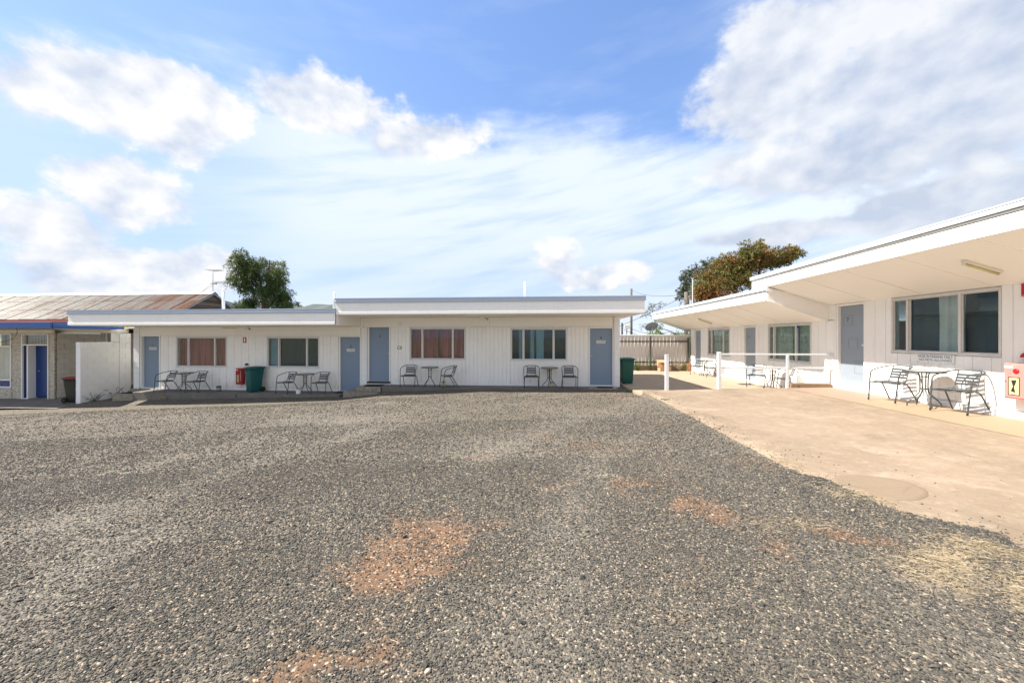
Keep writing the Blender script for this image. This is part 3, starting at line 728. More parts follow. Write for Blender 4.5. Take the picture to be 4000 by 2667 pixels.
b = MB(); b.box(-16.1, -6.95, 13.97, 17.8, -.42, -.34); b.box(-6.78, 2.52, 13.97, 17.8, -.12, -.03); b.build('room_floor', 'room_wall', mo)
# header sheets above doors and windows
b = MB(); HL = [-16.27, -13.9, -11.5, -9.1, -6.90]
for a, c_ in zip(HL, HL[1:]):
    b = MB(); b.box(a+.002, c_-.002, 13.775, 13.81, 1.795, 2.13, .003); b.build('header_sheet', 'header_paint', mo)
HR = [-6.82, -4.4, -2.0, .4, 2.44]
for a, c_ in zip(HR, HR[1:]):
    b = MB(); b.box(a+.002, c_-.002, 13.775, 13.81, 2.125, 2.458, .003); b.build('header_sheet', 'header_paint', mo)
b = MB(); b.box(-15.1, -7.8, 13.765, 13.80, 1.765, 1.793, .003); b.box(-5.74, 1.58, 13.765, 13.80, 2.098, 2.123, .003); b.build('cover_strip', 'white_paint', mo)
b = MB(); b.box(-15.10, -7.78, 13.772, 13.812, -.329, -.26, .004); b.box(-5.72, 1.58, 13.772, 13.812, -.051, .03, .004); b.build('plinth', 'block_paint', mo)
clad(FX, mo, -15.14, -7.78, -.262, 1.764, [W1, W2]); clad(FX, mo, -5.73, 1.58, .028, 2.096, [W3, W4])
def pier(u0, u1, z0, z1, y0=13.745, y1=13.80):
    z = z0; k = 0
    while z < z1-.05:
        h = min(.2, z1-z); inst(BLK, 'block', mo, ((u0+u1)/2, (y0+y1)/2+random.uniform(-.002, .002), z+h/2), ((u1-u0-.003)/.39, (y1-y0)/.19, (h-.006)/.19)); z += .2; k += 1
pier(-16.27, -16.025, -.5, 2.12); pier(-6.86, -6.64, -.32, 2.08); pier(2.49, 2.69, -.1, 2.45)
def winlab(k): return {1: 'window with rose curtains drawn beside door 1', 2: 'dark window beside door 2', 3: 'window with rose curtains beside door 3', 4: 'dark window with parted pale curtains beside door 4'}[k]
o = window(FX, mo, *W1, 'alu_frame', 'glass_front', (.24, .76), winlab(1)); curtain('curtain', FX, o, W1[0]+.03, W1[1]-.03, .17, .53, 1.78, 'rose_curtain', 5, .075)
o = window(FX, mo, *W2, 'alu_frame', 'glass_teal', (.23, .76), winlab(2)); curtain('curtain', FX, o, W2[0]+.02, W2[0]+.42, .17, .53, 1.78, 'pale_curtain', 4, .04); curtain('curtain', FX, o, W2[1]-.14, W2[1]+.1, .17, .53, 1.78, 'rose_curtain', 2, .03)
curtain('pane_backing', FX, o, W2[0]+.03, W2[1]-.02, .27, .53, 1.78, 'reflection_teal', 3, .006)  # sheet added behind the glass, standing in for its teal reflection
o = window(FX, mo, *W3, 'alu_frame', 'glass_front', (.23, .77), winlab(3)); curtain('curtain', FX, o, W3[0]+.06, W3[0]+1.04, .16, .86, 2.11, 'rose_curtain', 3, .065); curtain('curtain', FX, o, W3[0]+1.12, W3[1]-.03, .16, .86, 2.11, 'rose_curtain', 3, .065)
o = window(FX, mo, *W4, 'alu_frame', 'glass_teal', (.23, .76), winlab(4))
for a, c_ in ((.28, .46), (.70, .88), (.92, 1.24)): curtain('curtain', FX, o, W4[0]+a, W4[0]+c_, .17, .86, 2.08, 'pale_curtain', 2, .04, .4)
curtain('pane_backing', FX, o, W4[0]+.03, W4[1]-.02, .27, .86, 2.08, 'reflection_teal', 3, .006)
door(FX, mo, *D1, 'door_paint', 'white_paint', '1', True, D1[1]-.05, rec=.09, label='blue-grey door number 1 with a small plate')
door(FX, mo, *D2, 'door_paint', 'white_paint', '2', True, D2[0]+.06, label='blue-grey door number 2 with a small plate')
door(FX, mo, *D3, 'door_paint', 'white_paint', '3', False, D3[1]-.05, label='blue-grey door number 3 without a plate')
door(FX, mo, *D4, 'door_paint', 'white_paint', '4', True, D4[0]+.06, label='blue-grey door number 4 with a small plate')
b = MB(); b.box(-6.62, -5.75, 13.70, 13.86, .0, .058, .004); b.build('door_sill', 'dark_steel', mo)
for k in range(6): inst(BLK, 'block', mo, (-6.60+.145*k+.06, 13.775, -.045), (.140/.39, .05/.19, .085/.19))
# roofs, fascias, soffits
b = MB(); b.box(-16.88, -6.98, 12.16, 18.15, 2.56, 2.63); b.box(-16.88, -16.8, 12.16, 18.15, 2.15, 2.56); b.box(-16.88, -6.98, 18.05, 18.15, 2.15, 2.56); b.build('roof_deck', 'cap_metal', mo)
b = MB(); b.box(-6.90, 3.11, 12.16, 18.15, 2.90, 2.97); b.box(3.03, 3.11, 12.16, 18.15, 2.48, 2.90); b.box(-6.90, 3.11, 18.05, 18.15, 2.48, 2.90); b.box(-6.99, -6.91, 12.2, 18.15, 2.64, 2.90); b.build('roof_deck', 'cap_metal', mo)
def fascia(u0, u1, zb, joints, x0, ht=.54):
    es = [u0]+joints+[u1]
    for a, c_ in zip(es, es[1:]):
        q = MB(); q.box(a+.001, c_-.001, 12.12, 12.155, zb+.092, zb+ht-.15, .003); q.build('fascia_board', 'white_paint', mo)
        q = MB(); q.box(a+.001, c_-.001, 12.105, 12.15, zb, zb+.09, .004); q.build('fascia_trim', 'white_paint', mo)
    for a, c_ in ((u0-.03, (u0+u1)/2), ((u0+u1)/2+.002, u1+.03)):
        q = MB(); q.prism([(12.085, zb+ht-.152), (12.16, zb+ht-.152), (12.16, zb+ht), (12.075, zb+ht), (12.075, zb+ht-.03), (12.088, zb+ht-.04), (12.088, zb+ht-.085), (12.08, zb+ht-.095)], a, c_, lambda p, r_, t_: (t_, p, r_)); q.build('roof_capping', 'cap_metal', mo, fix=True)
fascia(-16.90, -6.96, 2.14, [-14.0, -10.2], 0); fascia(-6.925, 3.13, 2.475, [-4.9, -2.55, .45], 0)
b = MB(); b.box(-7.04, -6.99, 12.12, 12.16, 2.69, 3.013, .003); b.build('fascia_end', 'white_paint', mo)
b = MB(); b.box(-6.945, -6.915, 12.165, 13.77, 2.13, 2.47, .003); b.build('step_panel', 'header_paint', mo)
b = MB(); b.box(-6.912, -6.80, 13.755, 13.83, 2.09, 2.46, .004); b.build('corner_trim', 'header_paint', mo)
b = MB(); b.box(3.10, 3.135, 12.165, 18.1, 2.475, 2.99, .003); b.build('barge_board', 'white_paint', mo)
b = MB(); b.box(-16.905, -16.885, 12.165, 18.1, 2.15, 2.66, .003); b.build('barge_board', 'white_paint', mo)
def soffit(es, zb):
    for a, c_ in zip(es, es[1:]):
        q = MB(); q.box(a+.003, c_-.003, 12.156, 13.80, zb, zb+.02, .003); q.build('soffit_panel', 'soffit_paint', mo)
soffit([-16.88, -14.4, -12.0, -9.6, -6.96], 2.132); soffit([-6.915, -5.4, -3.0, -.65, .66, 1.91, 3.10], 2.462)
b = MB(); b.box(2.70, 3.09, 13.81, 18.04, 2.462, 2.482); b.build('side_soffit', 'soffit_paint', mo)
b = MB(); b.box(-6.90, 2.44, 13.745, 13.772, 2.435, 2.46, .003); b.box(-16.2, -6.96, 13.745, 13.772, 2.108, 2.131, .003); b.build('cornice', 'cream_paint', mo)

# ------------------------------------------------------------------ right-hand wing
wi = empty('motel_wing', (9, 13, .2), 'white boarded motel wing at the right with raked eaves and blue-grey doors', 'building')
D7, D6, D5 = (10.01, 10.83, .505, 2.54), (14.79, 15.60, .075, 2.09), (19.72, 20.49, .0, 2.065)
W7, W6, W5 = (7.19, 9.27, 1.38, 2.575), (11.85, 14.0, .94, 2.13), (16.76, 18.92, .91, 2.11)
b = MB()
holes(FY, b, 1.0, 10.95, -.3, 2.62, .011, .15, [D7, W7]); holes(FY, b, 10.955, 20.94, -.6, 2.19, .011, .15, [D6, D5, W6, W5]); b.box(7.84, 7.99, 10.955, 11.30, 2.195, 2.64)
b.box(8.0, 12.6, 20.79, 20.94, -.6, 2.15); b.box(8.0, 12.6, 1.0, 1.15, -.3, 2.6); b.box(12.45, 12.6, 1.15, 20.79, -.3, 2.0)
b.box(8.01, 12.44, 10.9, 11.0, -.3, 2.15); b.box(8.01, 12.44, 15.8, 15.9, -.3, 2.1); b.box(8.01, 12.44, 6.4, 6.5, -.3, 2.3)
b.build('wall', 'wing_paint', wi)
b = MB(); b.box(8.02, 12.4, 1.2, 10.88, .2, .48); b.box(8.02, 12.4, 11.02, 20.75, -.3, .0); b.build('room_floor', 'room_wall', wi)
clad(FY, wi, 1.0, 10.0-.03, .50, 2.60, [W7]); clad(FY, wi, 10.96, 20.55, .09, 2.17, [W6, W5, (14.74, 15.65, 0, 2.2), (19.67, 20.54, 0, 2.2)])
b = MB(); b.box(7.825, 7.86, 10.885, 10.948, .34, 2.57, .004); b.build('corner_post', 'wing_paint', wi)
# rough plinth under the boards
b = MB(); N = 60
for k in range(N):
    y0, y1 = 1.0+k*(9.9/N), 1.0+(k+1)*(9.9/N); b.box(7.79+random.uniform(0, .008), 7.862, y0, y1+.002, .2, .47+random.uniform(-.006, .006), .006)
b.build('plinth', 'plaster_white', wi)
b = MB(); b.box(7.812, 7.862, 10.96, 20.94, -.3, .085, .006); b.build('plinth', 'plaster_white', wi)
def pier2(u0, u1, z0, z1):
    z = z0
    while z < z1-.05:
        h = min(.2, z1-z); inst(BLK, 'block', wi, (7.83, (u0+u1)/2, z+h/2), (.055/.39, (u1-u0-.003)/.19, (h-.006)/.19)); z += .2
pier2(20.545, 20.94, -.1, 2.16)
o = window(FY, wi, *W7, 'wing_alu', 'glass_wing', (.32, .82), 'wide dark window with a white curtain beside door 7')
curtain('curtain', FY, o, 7.92, 8.42, .16, 1.36, 2.60, 'pale_curtain', 3, .05, .25)
curtain('pane_backing', FY, o, W7[0]+.03, W7[1]-.03, .28, 1.36, 2.60, 'reflection_teal', 4, .008)
o = window(FY, wi, *W6, 'wing_alu', 'glass_dusty', (.32, .85), 'dusty window behind the white railing'); curtain('curtain', FY, o, W6[0], W6[1], .10, .92, 2.16, 'green_curtain', 6, .03)
b = MB(); b.tube(spline([FY.p(12.72, .012, 2.06), FY.p(12.70, .012, 1.7), FY.p(12.70, .012, 1.2), FY.p(12.66, .012, 1.02), FY.p(12.55, .012, .985), FY.p(12.45, .012, 1.0)], 5), .009, 6); b.build('loose_seal', 'wire', o)
b = MB(); FY.box(b, 12.40, 12.52, .006, .014, 2.0, 2.075); FY.box(b, 12.40, 12.43, .006, .014, 1.2, 2.0); b.build('blue_tape', 'royal_blue', o)
o = window(FY, wi, *W5, 'wing_alu', 'glass_dusty', (.27, .82), 'dusty window beside door 5'); curtain('curtain', FY, o, W5[0], W5[1]-.42, .10, .88, 2.14, 'green_curtain', 6, .03); curtain('curtain', FY, o, W5[1]-.40, W5[1], .10, .88, 2.14, 'brown_curtain', 2, .03)
door(FY, wi, *D7, 'wing_door_paint', 'wing_paint', '7', False, D7[0]+.05, True, label='blue-grey panelled door number 7')
door(FY, wi, *D6, 'wing_door_paint', 'wing_paint', '6', False, D6[0]+.05, True, label='blue-grey panelled door number 6 behind the railing')
door(FY, wi, *D5, 'wing_door_paint', 'wing_paint', '5', False, D5[0]+.05, True, label='blue-grey panelled door at the far end')
b = MB(); b.box(7.80, 7.95, 9.97, 10.87, .33, .503, .006); b.build('door_step', 'plaster_white', wi)
# raked eaves: soffit panels with cover battens, fascia and gutter
def eave(y0, y1, xb, zb, xw, zw, es, nm=''):
    sl = (zw-zb)/(xw-xb)
    for a, c_ in zip(es, es[1:]):
        q = MB(); q.prism([(xb+.03, zb+.03*sl), (xw, zw), (xw, zw+.02), (xb+.03, zb+.03*sl+.02)], a+.002, c_-.002, lambda p, r_, t_: (p, t_, r_)); q.build('soffit_panel', 'soffit_paint', wi, fix=True)
    for a in es[1:-1]:
        q = MB(); q.prism([(xb+.04, zb+.04*sl-.012), (xw-.01, zw-.012-.01*sl), (xw-.01, zw), (xb+.04, zb+.04*sl+.001)], a-.02, a+.02, lambda p, r_, t_: (p, t_, r_)); q.build('cover_batten', 'soffit_paint', wi, fix=True)
    L = y1-y0; n = max(2, round(L/4.5))
    for k in range(n):
        a, c_ = y0+L*k/n, y0+L*(k+1)/n-.002
        q = MB(); q.box(xb, xb+.03, a, c_, zb-.01, zb+.225, .004); q.build('fascia_board', 'white_paint', wi)
        q = MB(); q.box(xb-.012, xb+.03, a, c_, zb+.235, zb+.262, .003); q.build('fascia_trim', 'white_paint', wi)
    for k in range(2):
        a, c_ = y0-.02+(L+.04)*k/2, y0-.02+(L+.04)*(k+1)/2-.002
        q = MB(); q.prism([(xb-.045, zb+.275), (xb+.05, zb+.27), (xb+.05, zb+.36), (xb-.055, zb+.365), (xb-.055, zb+.345), (xb-.045, zb+.34)], a, c_, lambda p, r_, t_: (p, t_, r_)); q.build('gutter', 'wing_cap', wi, fix=True)
    q = MB(); q.prism([(xb+.06, zb+.30), (12.9, zb+.30+sl*(12.9-xb)), (12.9, zb+.33+sl*(12.9-xb)), (xb+.06, zb+.34)], y0, y1, lambda p, r_, t_: (p, t_, r_)); q.build('roof_sheet', 'wing_cap', wi, fix=True)
eave(0.8, 11.95, 6.22, 3.14, 7.84, 2.595, [.8, 2.25, 3.51, 4.77, 6.03, 7.29, 8.55, 9.81, 11.07, 11.95])
eave(11.20, 22.45, 6.22, 2.755, 7.84, 2.165, [11.22, 13.1, 14.36, 15.62, 16.88, 18.14, 19.4, 20.66, 22.45])
b = MB(); b.prism([(6.25, 2.735), (7.84, 2.16), (7.84, 2.59), (6.55, 3.02), (6.25, 3.06)], 11.18, 11.215, lambda p, r_, t_: (p, t_, r_)); b.build('bulkhead', 'soffit_paint', wi, fix=True)
b = MB(); b.prism([(6.24, 2.715), (7.84, 2.135), (7.84, 2.165), (6.24, 2.748)], 11.155, 11.179, lambda p, r_, t_: (p, t_, r_)); b.build('bulkhead_trim', 'wing_paint', wi, fix=True)
b = MB(); b.prism([(6.20, 3.0), (6.9, 2.86), (6.9, 2.92), (6.20, 3.11)], 11.14, 11.179, lambda p, r_, t_: (p, t_, r_)); b.build('barge_end', 'white_paint', wi, fix=True)
b = MB(); b.prism([(6.25, 2.75), (7.84, 2.17), (12.8, .6+.0), (12.8, .9), (6.25, 3.0)], 22.40, 22.44, lambda p, r_, t_: (p, t_, r_)); b.build('barge_board', 'white_paint', wi, fix=True)
b = MB(); b.prism([(6.25, 3.13), (7.84, 2.6), (7.84, 2.8), (6.25, 3.4)], 11.91, 11.945, lambda p, r_, t_: (p, t_, r_)); b.build('barge_board', 'white_paint', wi, fix=True)

# ------------------------------------------------------------------ office at the left with its rusty gable roof
of = empty('office_building', (-24, 17, -.8), 'office with blue door, mosaic columns and rusty corrugated gable roof', 'building')
FO = Fr('X', 13.65)
b = MB()
holes(FO, b, -27.0, -19.62, -1.4, 1.88, .03, .2, [(-23.6, -21.55, -.34, 1.86), (-21.08, -19.86, -1.4, 1.86)])
b.box(-26.8, -17.5, 20.8, 21.0, -1.2, 2.4); b.build('wall', 'mosaic_tile', of)
b = MB(); b.box(-21.53, -21.10, 13.63, 13.70, -1.2, 1.875, .004); b.build('mosaic_column', 'mosaic_tile', of)
b = MB(); b.box(-19.845, -19.62, 13.63, 13.70, -1.2, 1.875, .004); b.build('mosaic_column', 'mosaic_tile', of)
b = MB(); b.box(-23.6, -21.55, 13.63, 13.70, -1.2, -.36, .004); b.build('mosaic_panel', 'mosaic_tile', of)
# window at the left edge
b = MB(); Y0, Y1 = 13.60, 13.72
for z0, z1 in ((-.34, -.28), (1.32, 1.38), (1.82, 1.865), (-.04, .02)): b.box(-23.6, -21.55, Y0, Y1, z0, z1, .004)
for x0 in (-23.6, -21.60, -22.62): b.box(x0, x0+.05, Y0+.003, Y1, -.28, 1.82, .004)
o = b.build('window', 'white_paint', of)
for z0, z1, gm in ((.02, 1.32, 'glass_front'), (1.38, 1.82, 'glass_front')):
    for x0, x1 in ((-23.55, -22.62), (-22.57, -21.60)): q = MB(); q.box(x0, x1, 13.66, 13.665, z0, z1); q.build('pane', gm, o)
q = MB(); q.box(-23.55, -21.60, 13.655, 13.67, -.28, -.04); q.build('lower_panel', 'navy_blue', o)
curtain('curtain', FO, o, -23.5, -21.6, .22, -.2, 1.35, 'pale_curtain', 8, .03)
for k in range(8): q = MB(); q.box(-23.5+k*.24, -23.5+k*.24+.17, 13.80, 13.805, 1.40, 1.80); q.build('louvre', 'steel_grey', o)
# entrance: side light, recessed blue door, louvred fanlight
b = MB(); b.box(-21.08, -21.03, 13.60, 13.74, -.80, 1.86, .004); b.box(-20.83, -20.77, 13.60, 13.90, -.78, 1.40, .004); b.box(-19.90, -19.855, 13.60, 13.90, -.80, 1.86, .004); b.box(-21.03, -19.90, 13.602, 13.75, 1.385, 1.44, .004); b.box(-21.03, -19.90, 13.602, 13.75, 1.815, 1.858, .004); b.box(-21.03, -20.83, 13.61, 13.72, -.80, -.74, .004)
o = b.build('entrance_frame', 'white_paint', of)
q = MB(); q.box(-21.03, -20.83, 13.66, 13.70, -.74, 1.385)
for k in range(5): q.box(-21.015+k*.04, -21.0+k*.04, 13.645, 13.66, -.74, 1.385)
q.build('side_panel', 'navy_blue', o)
q = MB(); q.box(-20.765, -19.905, 13.84, 13.88, -.72, 1.38, .004); dd = q.build('door', 'door_navy', of); dd['label'] = 'royal blue office door'
q = MB(); q.tube([(-20.60, 13.84, .35), (-20.60, 13.80, .35), (-20.50, 13.79, .35)], .014, 10); q.lathe([(.0, 0), (.028, 0), (.028, .01), (0, .01)], 14, (-20.60, 13.83, .35)); q.build('door_handle', 'chrome', dd)
q = MB(); q.box(-21.0, -19.92, 13.69, 13.695, 1.44, 1.815); q.build('fanlight', 'glass_front', o)
for k in range(8): q = MB(); q.box(-20.98+k*.13, -20.87+k*.13, 13.73, 13.735, 1.46, 1.80); q.build('louvre', 'steel_grey', o)
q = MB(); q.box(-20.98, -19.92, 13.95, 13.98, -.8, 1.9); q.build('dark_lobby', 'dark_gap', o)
q = MB(); q.box(-23.6, -21.5, 14.6, 14.65, -.8, 1.9); q.build('room_back', 'room_wall', of)
b = MB(); b.box(-27, -19.6, 13.56, 13.64, 1.88, 2.02, .006); b.build('head_beam', 'cream_paint', of)
b = MB(); b.box(-20.4, -16.66, 13.90, 14.06, 1.89, 2.03, .006); b.build('head_beam', 'cream_paint', of)
b = MB(); b.box(-16.655, -16.62, 13.895, 14.065, 1.885, 2.035, .004); b.build('beam_end', 'dark_gap', of)
def blockwall(parent, me, x, y0, y1, z0, z1, lab=None, h=.208, L=.436, thick=.19):
    r = 0; z = z1
    while z > z0+.02:
        hh = min(h, z-z0); y = y0; first = True
        while y < y1-.02:
            ll = L/2 if (first and r % 2 == 0) else L
            ll = min(ll, y1-y); first = False
            inst(me, 'block', parent, (x+random.uniform(-.0015, .0015), y+ll/2, z-hh/2), (thick/.19, (ll-.007)/.39, (hh-.007)/.19), 0) if False else None
            o_ = bpy.data.objects.new('block', me); COL.objects.link(o_); o_.parent = parent; WL[o_] = Vector((x, y+ll/2, z-hh/2))
            o_.location = WL[o_]-WL[parent]+Vector((random.uniform(-.0015, .0015), 0, 0)); o_.rotation_euler = (0, 0, PI/2); o_.scale = ((ll-.017)/.39, thick/.19, (hh-.017)/.19)
            y += ll
        z -= hh; r += 1
blockwall(of, BLKB, -19.70, 13.72, 15.38, -.85, 1.88, thick=.18)
b = MB(); b.box(-19.78, -19.63, 13.74, 15.40, -.85, 1.87); b.build('mortar', 'beige_paint', of)
b = MB(); b.box(-19.80, -19.6, 15.80, 20.8, -1.0, 2.3); b.box(-19.8, -19.6, 15.40, 15.80, -1.0, 1.40); b.build('wall', 'beige_paint', of)
b = MB(); b.box(-19.62, -19.56, 15.40, 15.44, 1.40, 1.88); b.box(-19.62, -19.56, 15.76, 15.80, 1.40, 1.88); b.box(-19.62, -19.56, 15.44, 15.76, 1.40, 1.44); o = b.build('window', 'white_paint', of); q = MB(); q.box(-19.62, -19.615, 15.44, 15.76, 1.44, 1.88); q.build('pane', 'glass_front', o)
b = MB(); b.box(-19.79, -17.3, 16.7, 16.85, -1.0, 2.3); b.build('rear_wall', 'beige_paint', of)
# flat awning with blue fascia
b = MB(); b.box(-19.8, -19.62, 14.07, 20.0, 1.90, 2.098); b.build('wall_plate', 'beige_paint', of)
b = MB(); b.box(-27, -17.5, 13.70, 13.88, 2.021, 2.099); b.build('awning_bearer', 'cream_paint', of)
b = MB(); b.box(-27, -17.46, 12.06, 16.2, 2.10, 2.19); b.build('awning_roof', 'cream_paint', of)
for a, c_ in ((-27, -22.5), (-22.498, -17.42)): q = MB(); q.box(a, c_, 12.0, 12.05, 2.04, 2.255, .004); q.build('awning_fascia', 'royal_blue', of)
q = MB(); q.box(-17.45, -17.40, 12.055, 14.35, 2.035, 2.25, .004); q.build('awning_fascia', 'royal_blue', of)
q = MB(); q.box(-17.47, -17.41, 14.352, 14.52, 2.045, 2.235, .004); q.build('awning_end', 'tube_yellow', of)
# gutter and corrugated roof, three rows of sheets
RY0, RZ0, RY1, RZ1 = 15.95, 2.56, 18.5, 4.03
pit = math.atan2(RZ1-RZ0, RY1-RY0); Ls = math.hypot(RZ1-RZ0, RY1-RY0)
b = MB(); b.prism([(15.84, 2.44), (15.98, 2.44), (15.98, 2.53), (15.83, 2.53)], -40, -21.95, lambda p, r_, t_: (t_, p, r_)); b.build('gutter', 'maroon', of, fix=True)
b = MB(); b.box(-21.9, -17.35, 15.9, 15.97, 2.24, 2.52, .004); b.build('barge_board', 'maroon', of)
b = MB(); b.tube([(-21.98, 15.9, 2.5), (-22.0, 15.8, 2.42), (-22.0, 15.75, 2.2)], .035, 8); b.build('downpipe', 'steel_grey', of)
def corr(width, L, sgn=1):
    """corrugated sheet: x across, y up the slope"""
    nw = round(width/.076); P = []; n = nw*6
    for y in (0, L):
        for k in range(n+1): P.append((k/n*width, y, .014*math.cos(k/6*2*PI)))
    return MB().add(P, [(k, k+1, n+2+k, n+1+k) for k in range(n)], True)
rowL = Ls/3+.06
SH = corr(.80, rowL).mesh('roof_sheet', 'rusty_iron')
for r in range(3):
    s0 = r*(Ls/3)
    for k in range(27):
        x = -18.0-.762*k; o_ = bpy.data.objects.new('roof_sheet', SH); COL.objects.link(o_); o_.parent = of
        L_ = Vector((x, RY0+math.cos(pit)*s0, RZ0+math.sin(pit)*s0+.016*(2-r)*0+.013*(k % 2)+.012*r)); WL[o_] = L_; o_.location = L_-WL[of]; o_.rotation_euler = (pit, random.uniform(-.004, .004), 0)
b = MB(); b.prism([(18.5, 4.03), (21.4, 2.30), (21.4, 2.34), (18.5, 4.07)], -39, -17.22, lambda p, r_, t_: (t_, p, r_)); b.build('rear_roof', 'rusty_iron', of, fix=True)
b = MB(); b.prism([(18.3, 3.955), (18.5, 4.09), (18.7, 3.955), (18.72, 3.97), (18.5, 4.115), (18.28, 3.97)], -39, -17.2, lambda p, r_, t_: (t_, p, r_)); b.build('ridge_cap', 'steel_grey', of, fix=True)
b = MB(); b.prism([(15.95, 2.50), (18.5, 3.97), (18.5, 4.02), (15.95, 2.55)], -17.26, -17.22, lambda p, r_, t_: (t_, p, r_)); b.prism([(18.5, 3.97), (21.3, 2.30), (21.3, 2.36), (18.5, 4.02)], -17.26, -17.22, lambda p, r_, t_: (t_, p, r_)); b.build('barge_board', 'steel_grey', of, fix=True)
# gable weatherboards
for k in range(11):
    z0 = 2.35+k*.145; z1 = z0+.15
    ya = lambda z: RY0+.12+(z-RZ0)/(RZ1-RZ0)*(RY1-RY0); yb = lambda z: 21.2-(z-2.36)/(4.0-2.36)*(21.3-18.5)
    a0, a1, c0, c1 = ya(z0), ya(min(z1, 3.98)), yb(z0), yb(min(z1, 3.98))
    if c0-a0 < .1: continue
    q = MB(); q.add([(-17.33, a0, z0), (-17.33, c0, z0), (-17.355, max(c1, a1+.02), z1), (-17.355, a1, z1), (-17.38, a0, z0), (-17.38, c0, z0), (-17.38, max(c1, a1+.02), z1), (-17.38, a1, z1)], [(0, 1, 2, 3), (4, 7, 6, 5), (0, 4, 5, 1), (3, 2, 6, 7), (0, 3, 7, 4), (1, 5, 6, 2)]); q.build('weatherboard', 'weathered_timber', of)
# block screen wall beside the office
pw = empty('screen_wall', (-17.4, 13.6, -.8), 'white painted concrete block screen wall beside the red-lidded bin', 'wall')
blockwall(pw, BLK, -17.40, 12.77, 14.09, -.97, 1.54)
b = MB(); b.box(-17.48, -17.314, 12.78, 14.08, -.97, 1.53); b.build('mortar', 'block_paint', pw)
blockwall(pw, BLK, -17.41, 14.10, 14.54, -.97, 1.88)
b = MB(); b.box(-17.49, -17.325, 14.105, 14.535, -.97, 1.87); b.build('mortar', 'block_paint', pw)
b = MB(); b.box(-17.46, -17.29, 13.905, 14.07, 1.542, 1.888, .004); b.build('column', 'white_paint', pw)

# ------------------------------------------------------------------ boundary fence
fe = empty('steel_fence', (4.8, 21.1, -.1), 'pale ribbed steel fence with dark rails at the end of the passage', 'fence')
def ribsheet(width):
    P = []; prof = []
    x = 0
    while x < width-.001:
        prof += [(x, 0), (x+.13, 0), (x+.145, -.028), (x+.175, -.028), (x+.19, 0)]; x += .19
    prof = [p for p in prof if p[0] <= width+.001]
    for z in (.0, 1.0):
        for (a, d) in prof: P.append((a, d, z))
    n = len(prof); return MB().add(P, [(k, k+1, n+k+1, n+k) for k in range(n-1)])
FS = ribsheet(.762).mesh('fence_sheet', 'fence_steel')
for k in range(8):
    inst(FS, 'fence_sheet', fe, (1.72+.76*k, 21.12+.003*(k % 2), .22), (1, 1, 1.60))
b = MB(); b.box(1.7, 7.83, 21.09, 21.17, 1.815, 1.87, .006); b.build('capping', 'plaster_white', fe)
for z in (1.50, .38):
    for a, c_ in ((1.7, 5.70), (5.78, 7.66)): b = MB(); b.box(a, c_, 21.02, 21.075, z-.03, z+.03, .004); b.build('rail', 'dark_steel', fe)
for x_ in (2.1, 5.74, 7.70): b = MB(); b.box(x_-.025, x_+.025, 21.0, 21.06, -.2, 1.78 if x_ < 7 else 1.70, .004); b.build('post', 'dark_steel', fe)
for k in range(16):
    b = MB(); b.box(1.75+k*.38, 2.125+k*.38, 21.06, 21.2, -.15, .20+random.uniform(-.01, .01), .01); b.build('base_block', 'kerb_concrete', fe)

# ------------------------------------------------------------------ steps, mats
def steps_thing(name, lab, boxes, loc):
    r = empty(name, loc, lab, 'steps')
    for bx in boxes: q = MB(); q.box(*bx, .008); q.build('step', 'step_tile', r)
    return r
steps_thing('tiled_steps', 'pair of small tiled steps below door three', [(-7.05, -5.76, 12.78, 13.73, -.75, -.205), (-6.68, -5.765, 12.98, 13.735, -.204, -.045)], (-6.4, 13.3, -.6))
steps_thing('tiled_steps', 'low tiled step below door one', [(-16.25, -15.37, 12.98, 13.72, -1.1, -.42), (-16.25, -15.15, 13.60, 13.735, -.419, -.31)], (-15.8, 13.3, -.8))
steps_thing('tiled_threshold', 'flat tiled landing at the foot of door four', [(1.56, 2.52, 13.16, 13.79, -.3, -.036)], (2.0, 13.4, -.1))['category'] = 'landing'
def mat_thing(x0, x1, y0, y1, z, lab):
    r = MB(); r.box(x0, x1, y0, y1, z, z+.014, .004)
    n = int((x1-x0)/.03)
    for k in range(n): r.box(x0+.01+k*(x1-x0-.02)/n, x0+.01+(k+.55)*(x1-x0-.02)/n, y0+.012, y1-.012, z+.014, z+.02)
    tag(r.build('doormat', 'mat_rubber', None, ((x0+x1)/2, (y0+y1)/2, z)), lab, 'doormat')
mat_thing(-6.45, -5.84, 13.10, 13.52, -.044, 'black rubber doormat on the tiled step at door three')
mat_thing(1.84, 2.38, 13.30, 13.62, -.035, 'black rubber doormat at the foot of door four')
mat_thing(-16.05, -15.45, 13.10, 13.48, -.419, 'black rubber doormat on the step at door one')
mat_thing(-7.65, -7.10, 13.30, 13.62, -.329, 'black rubber doormat at the foot of door two')

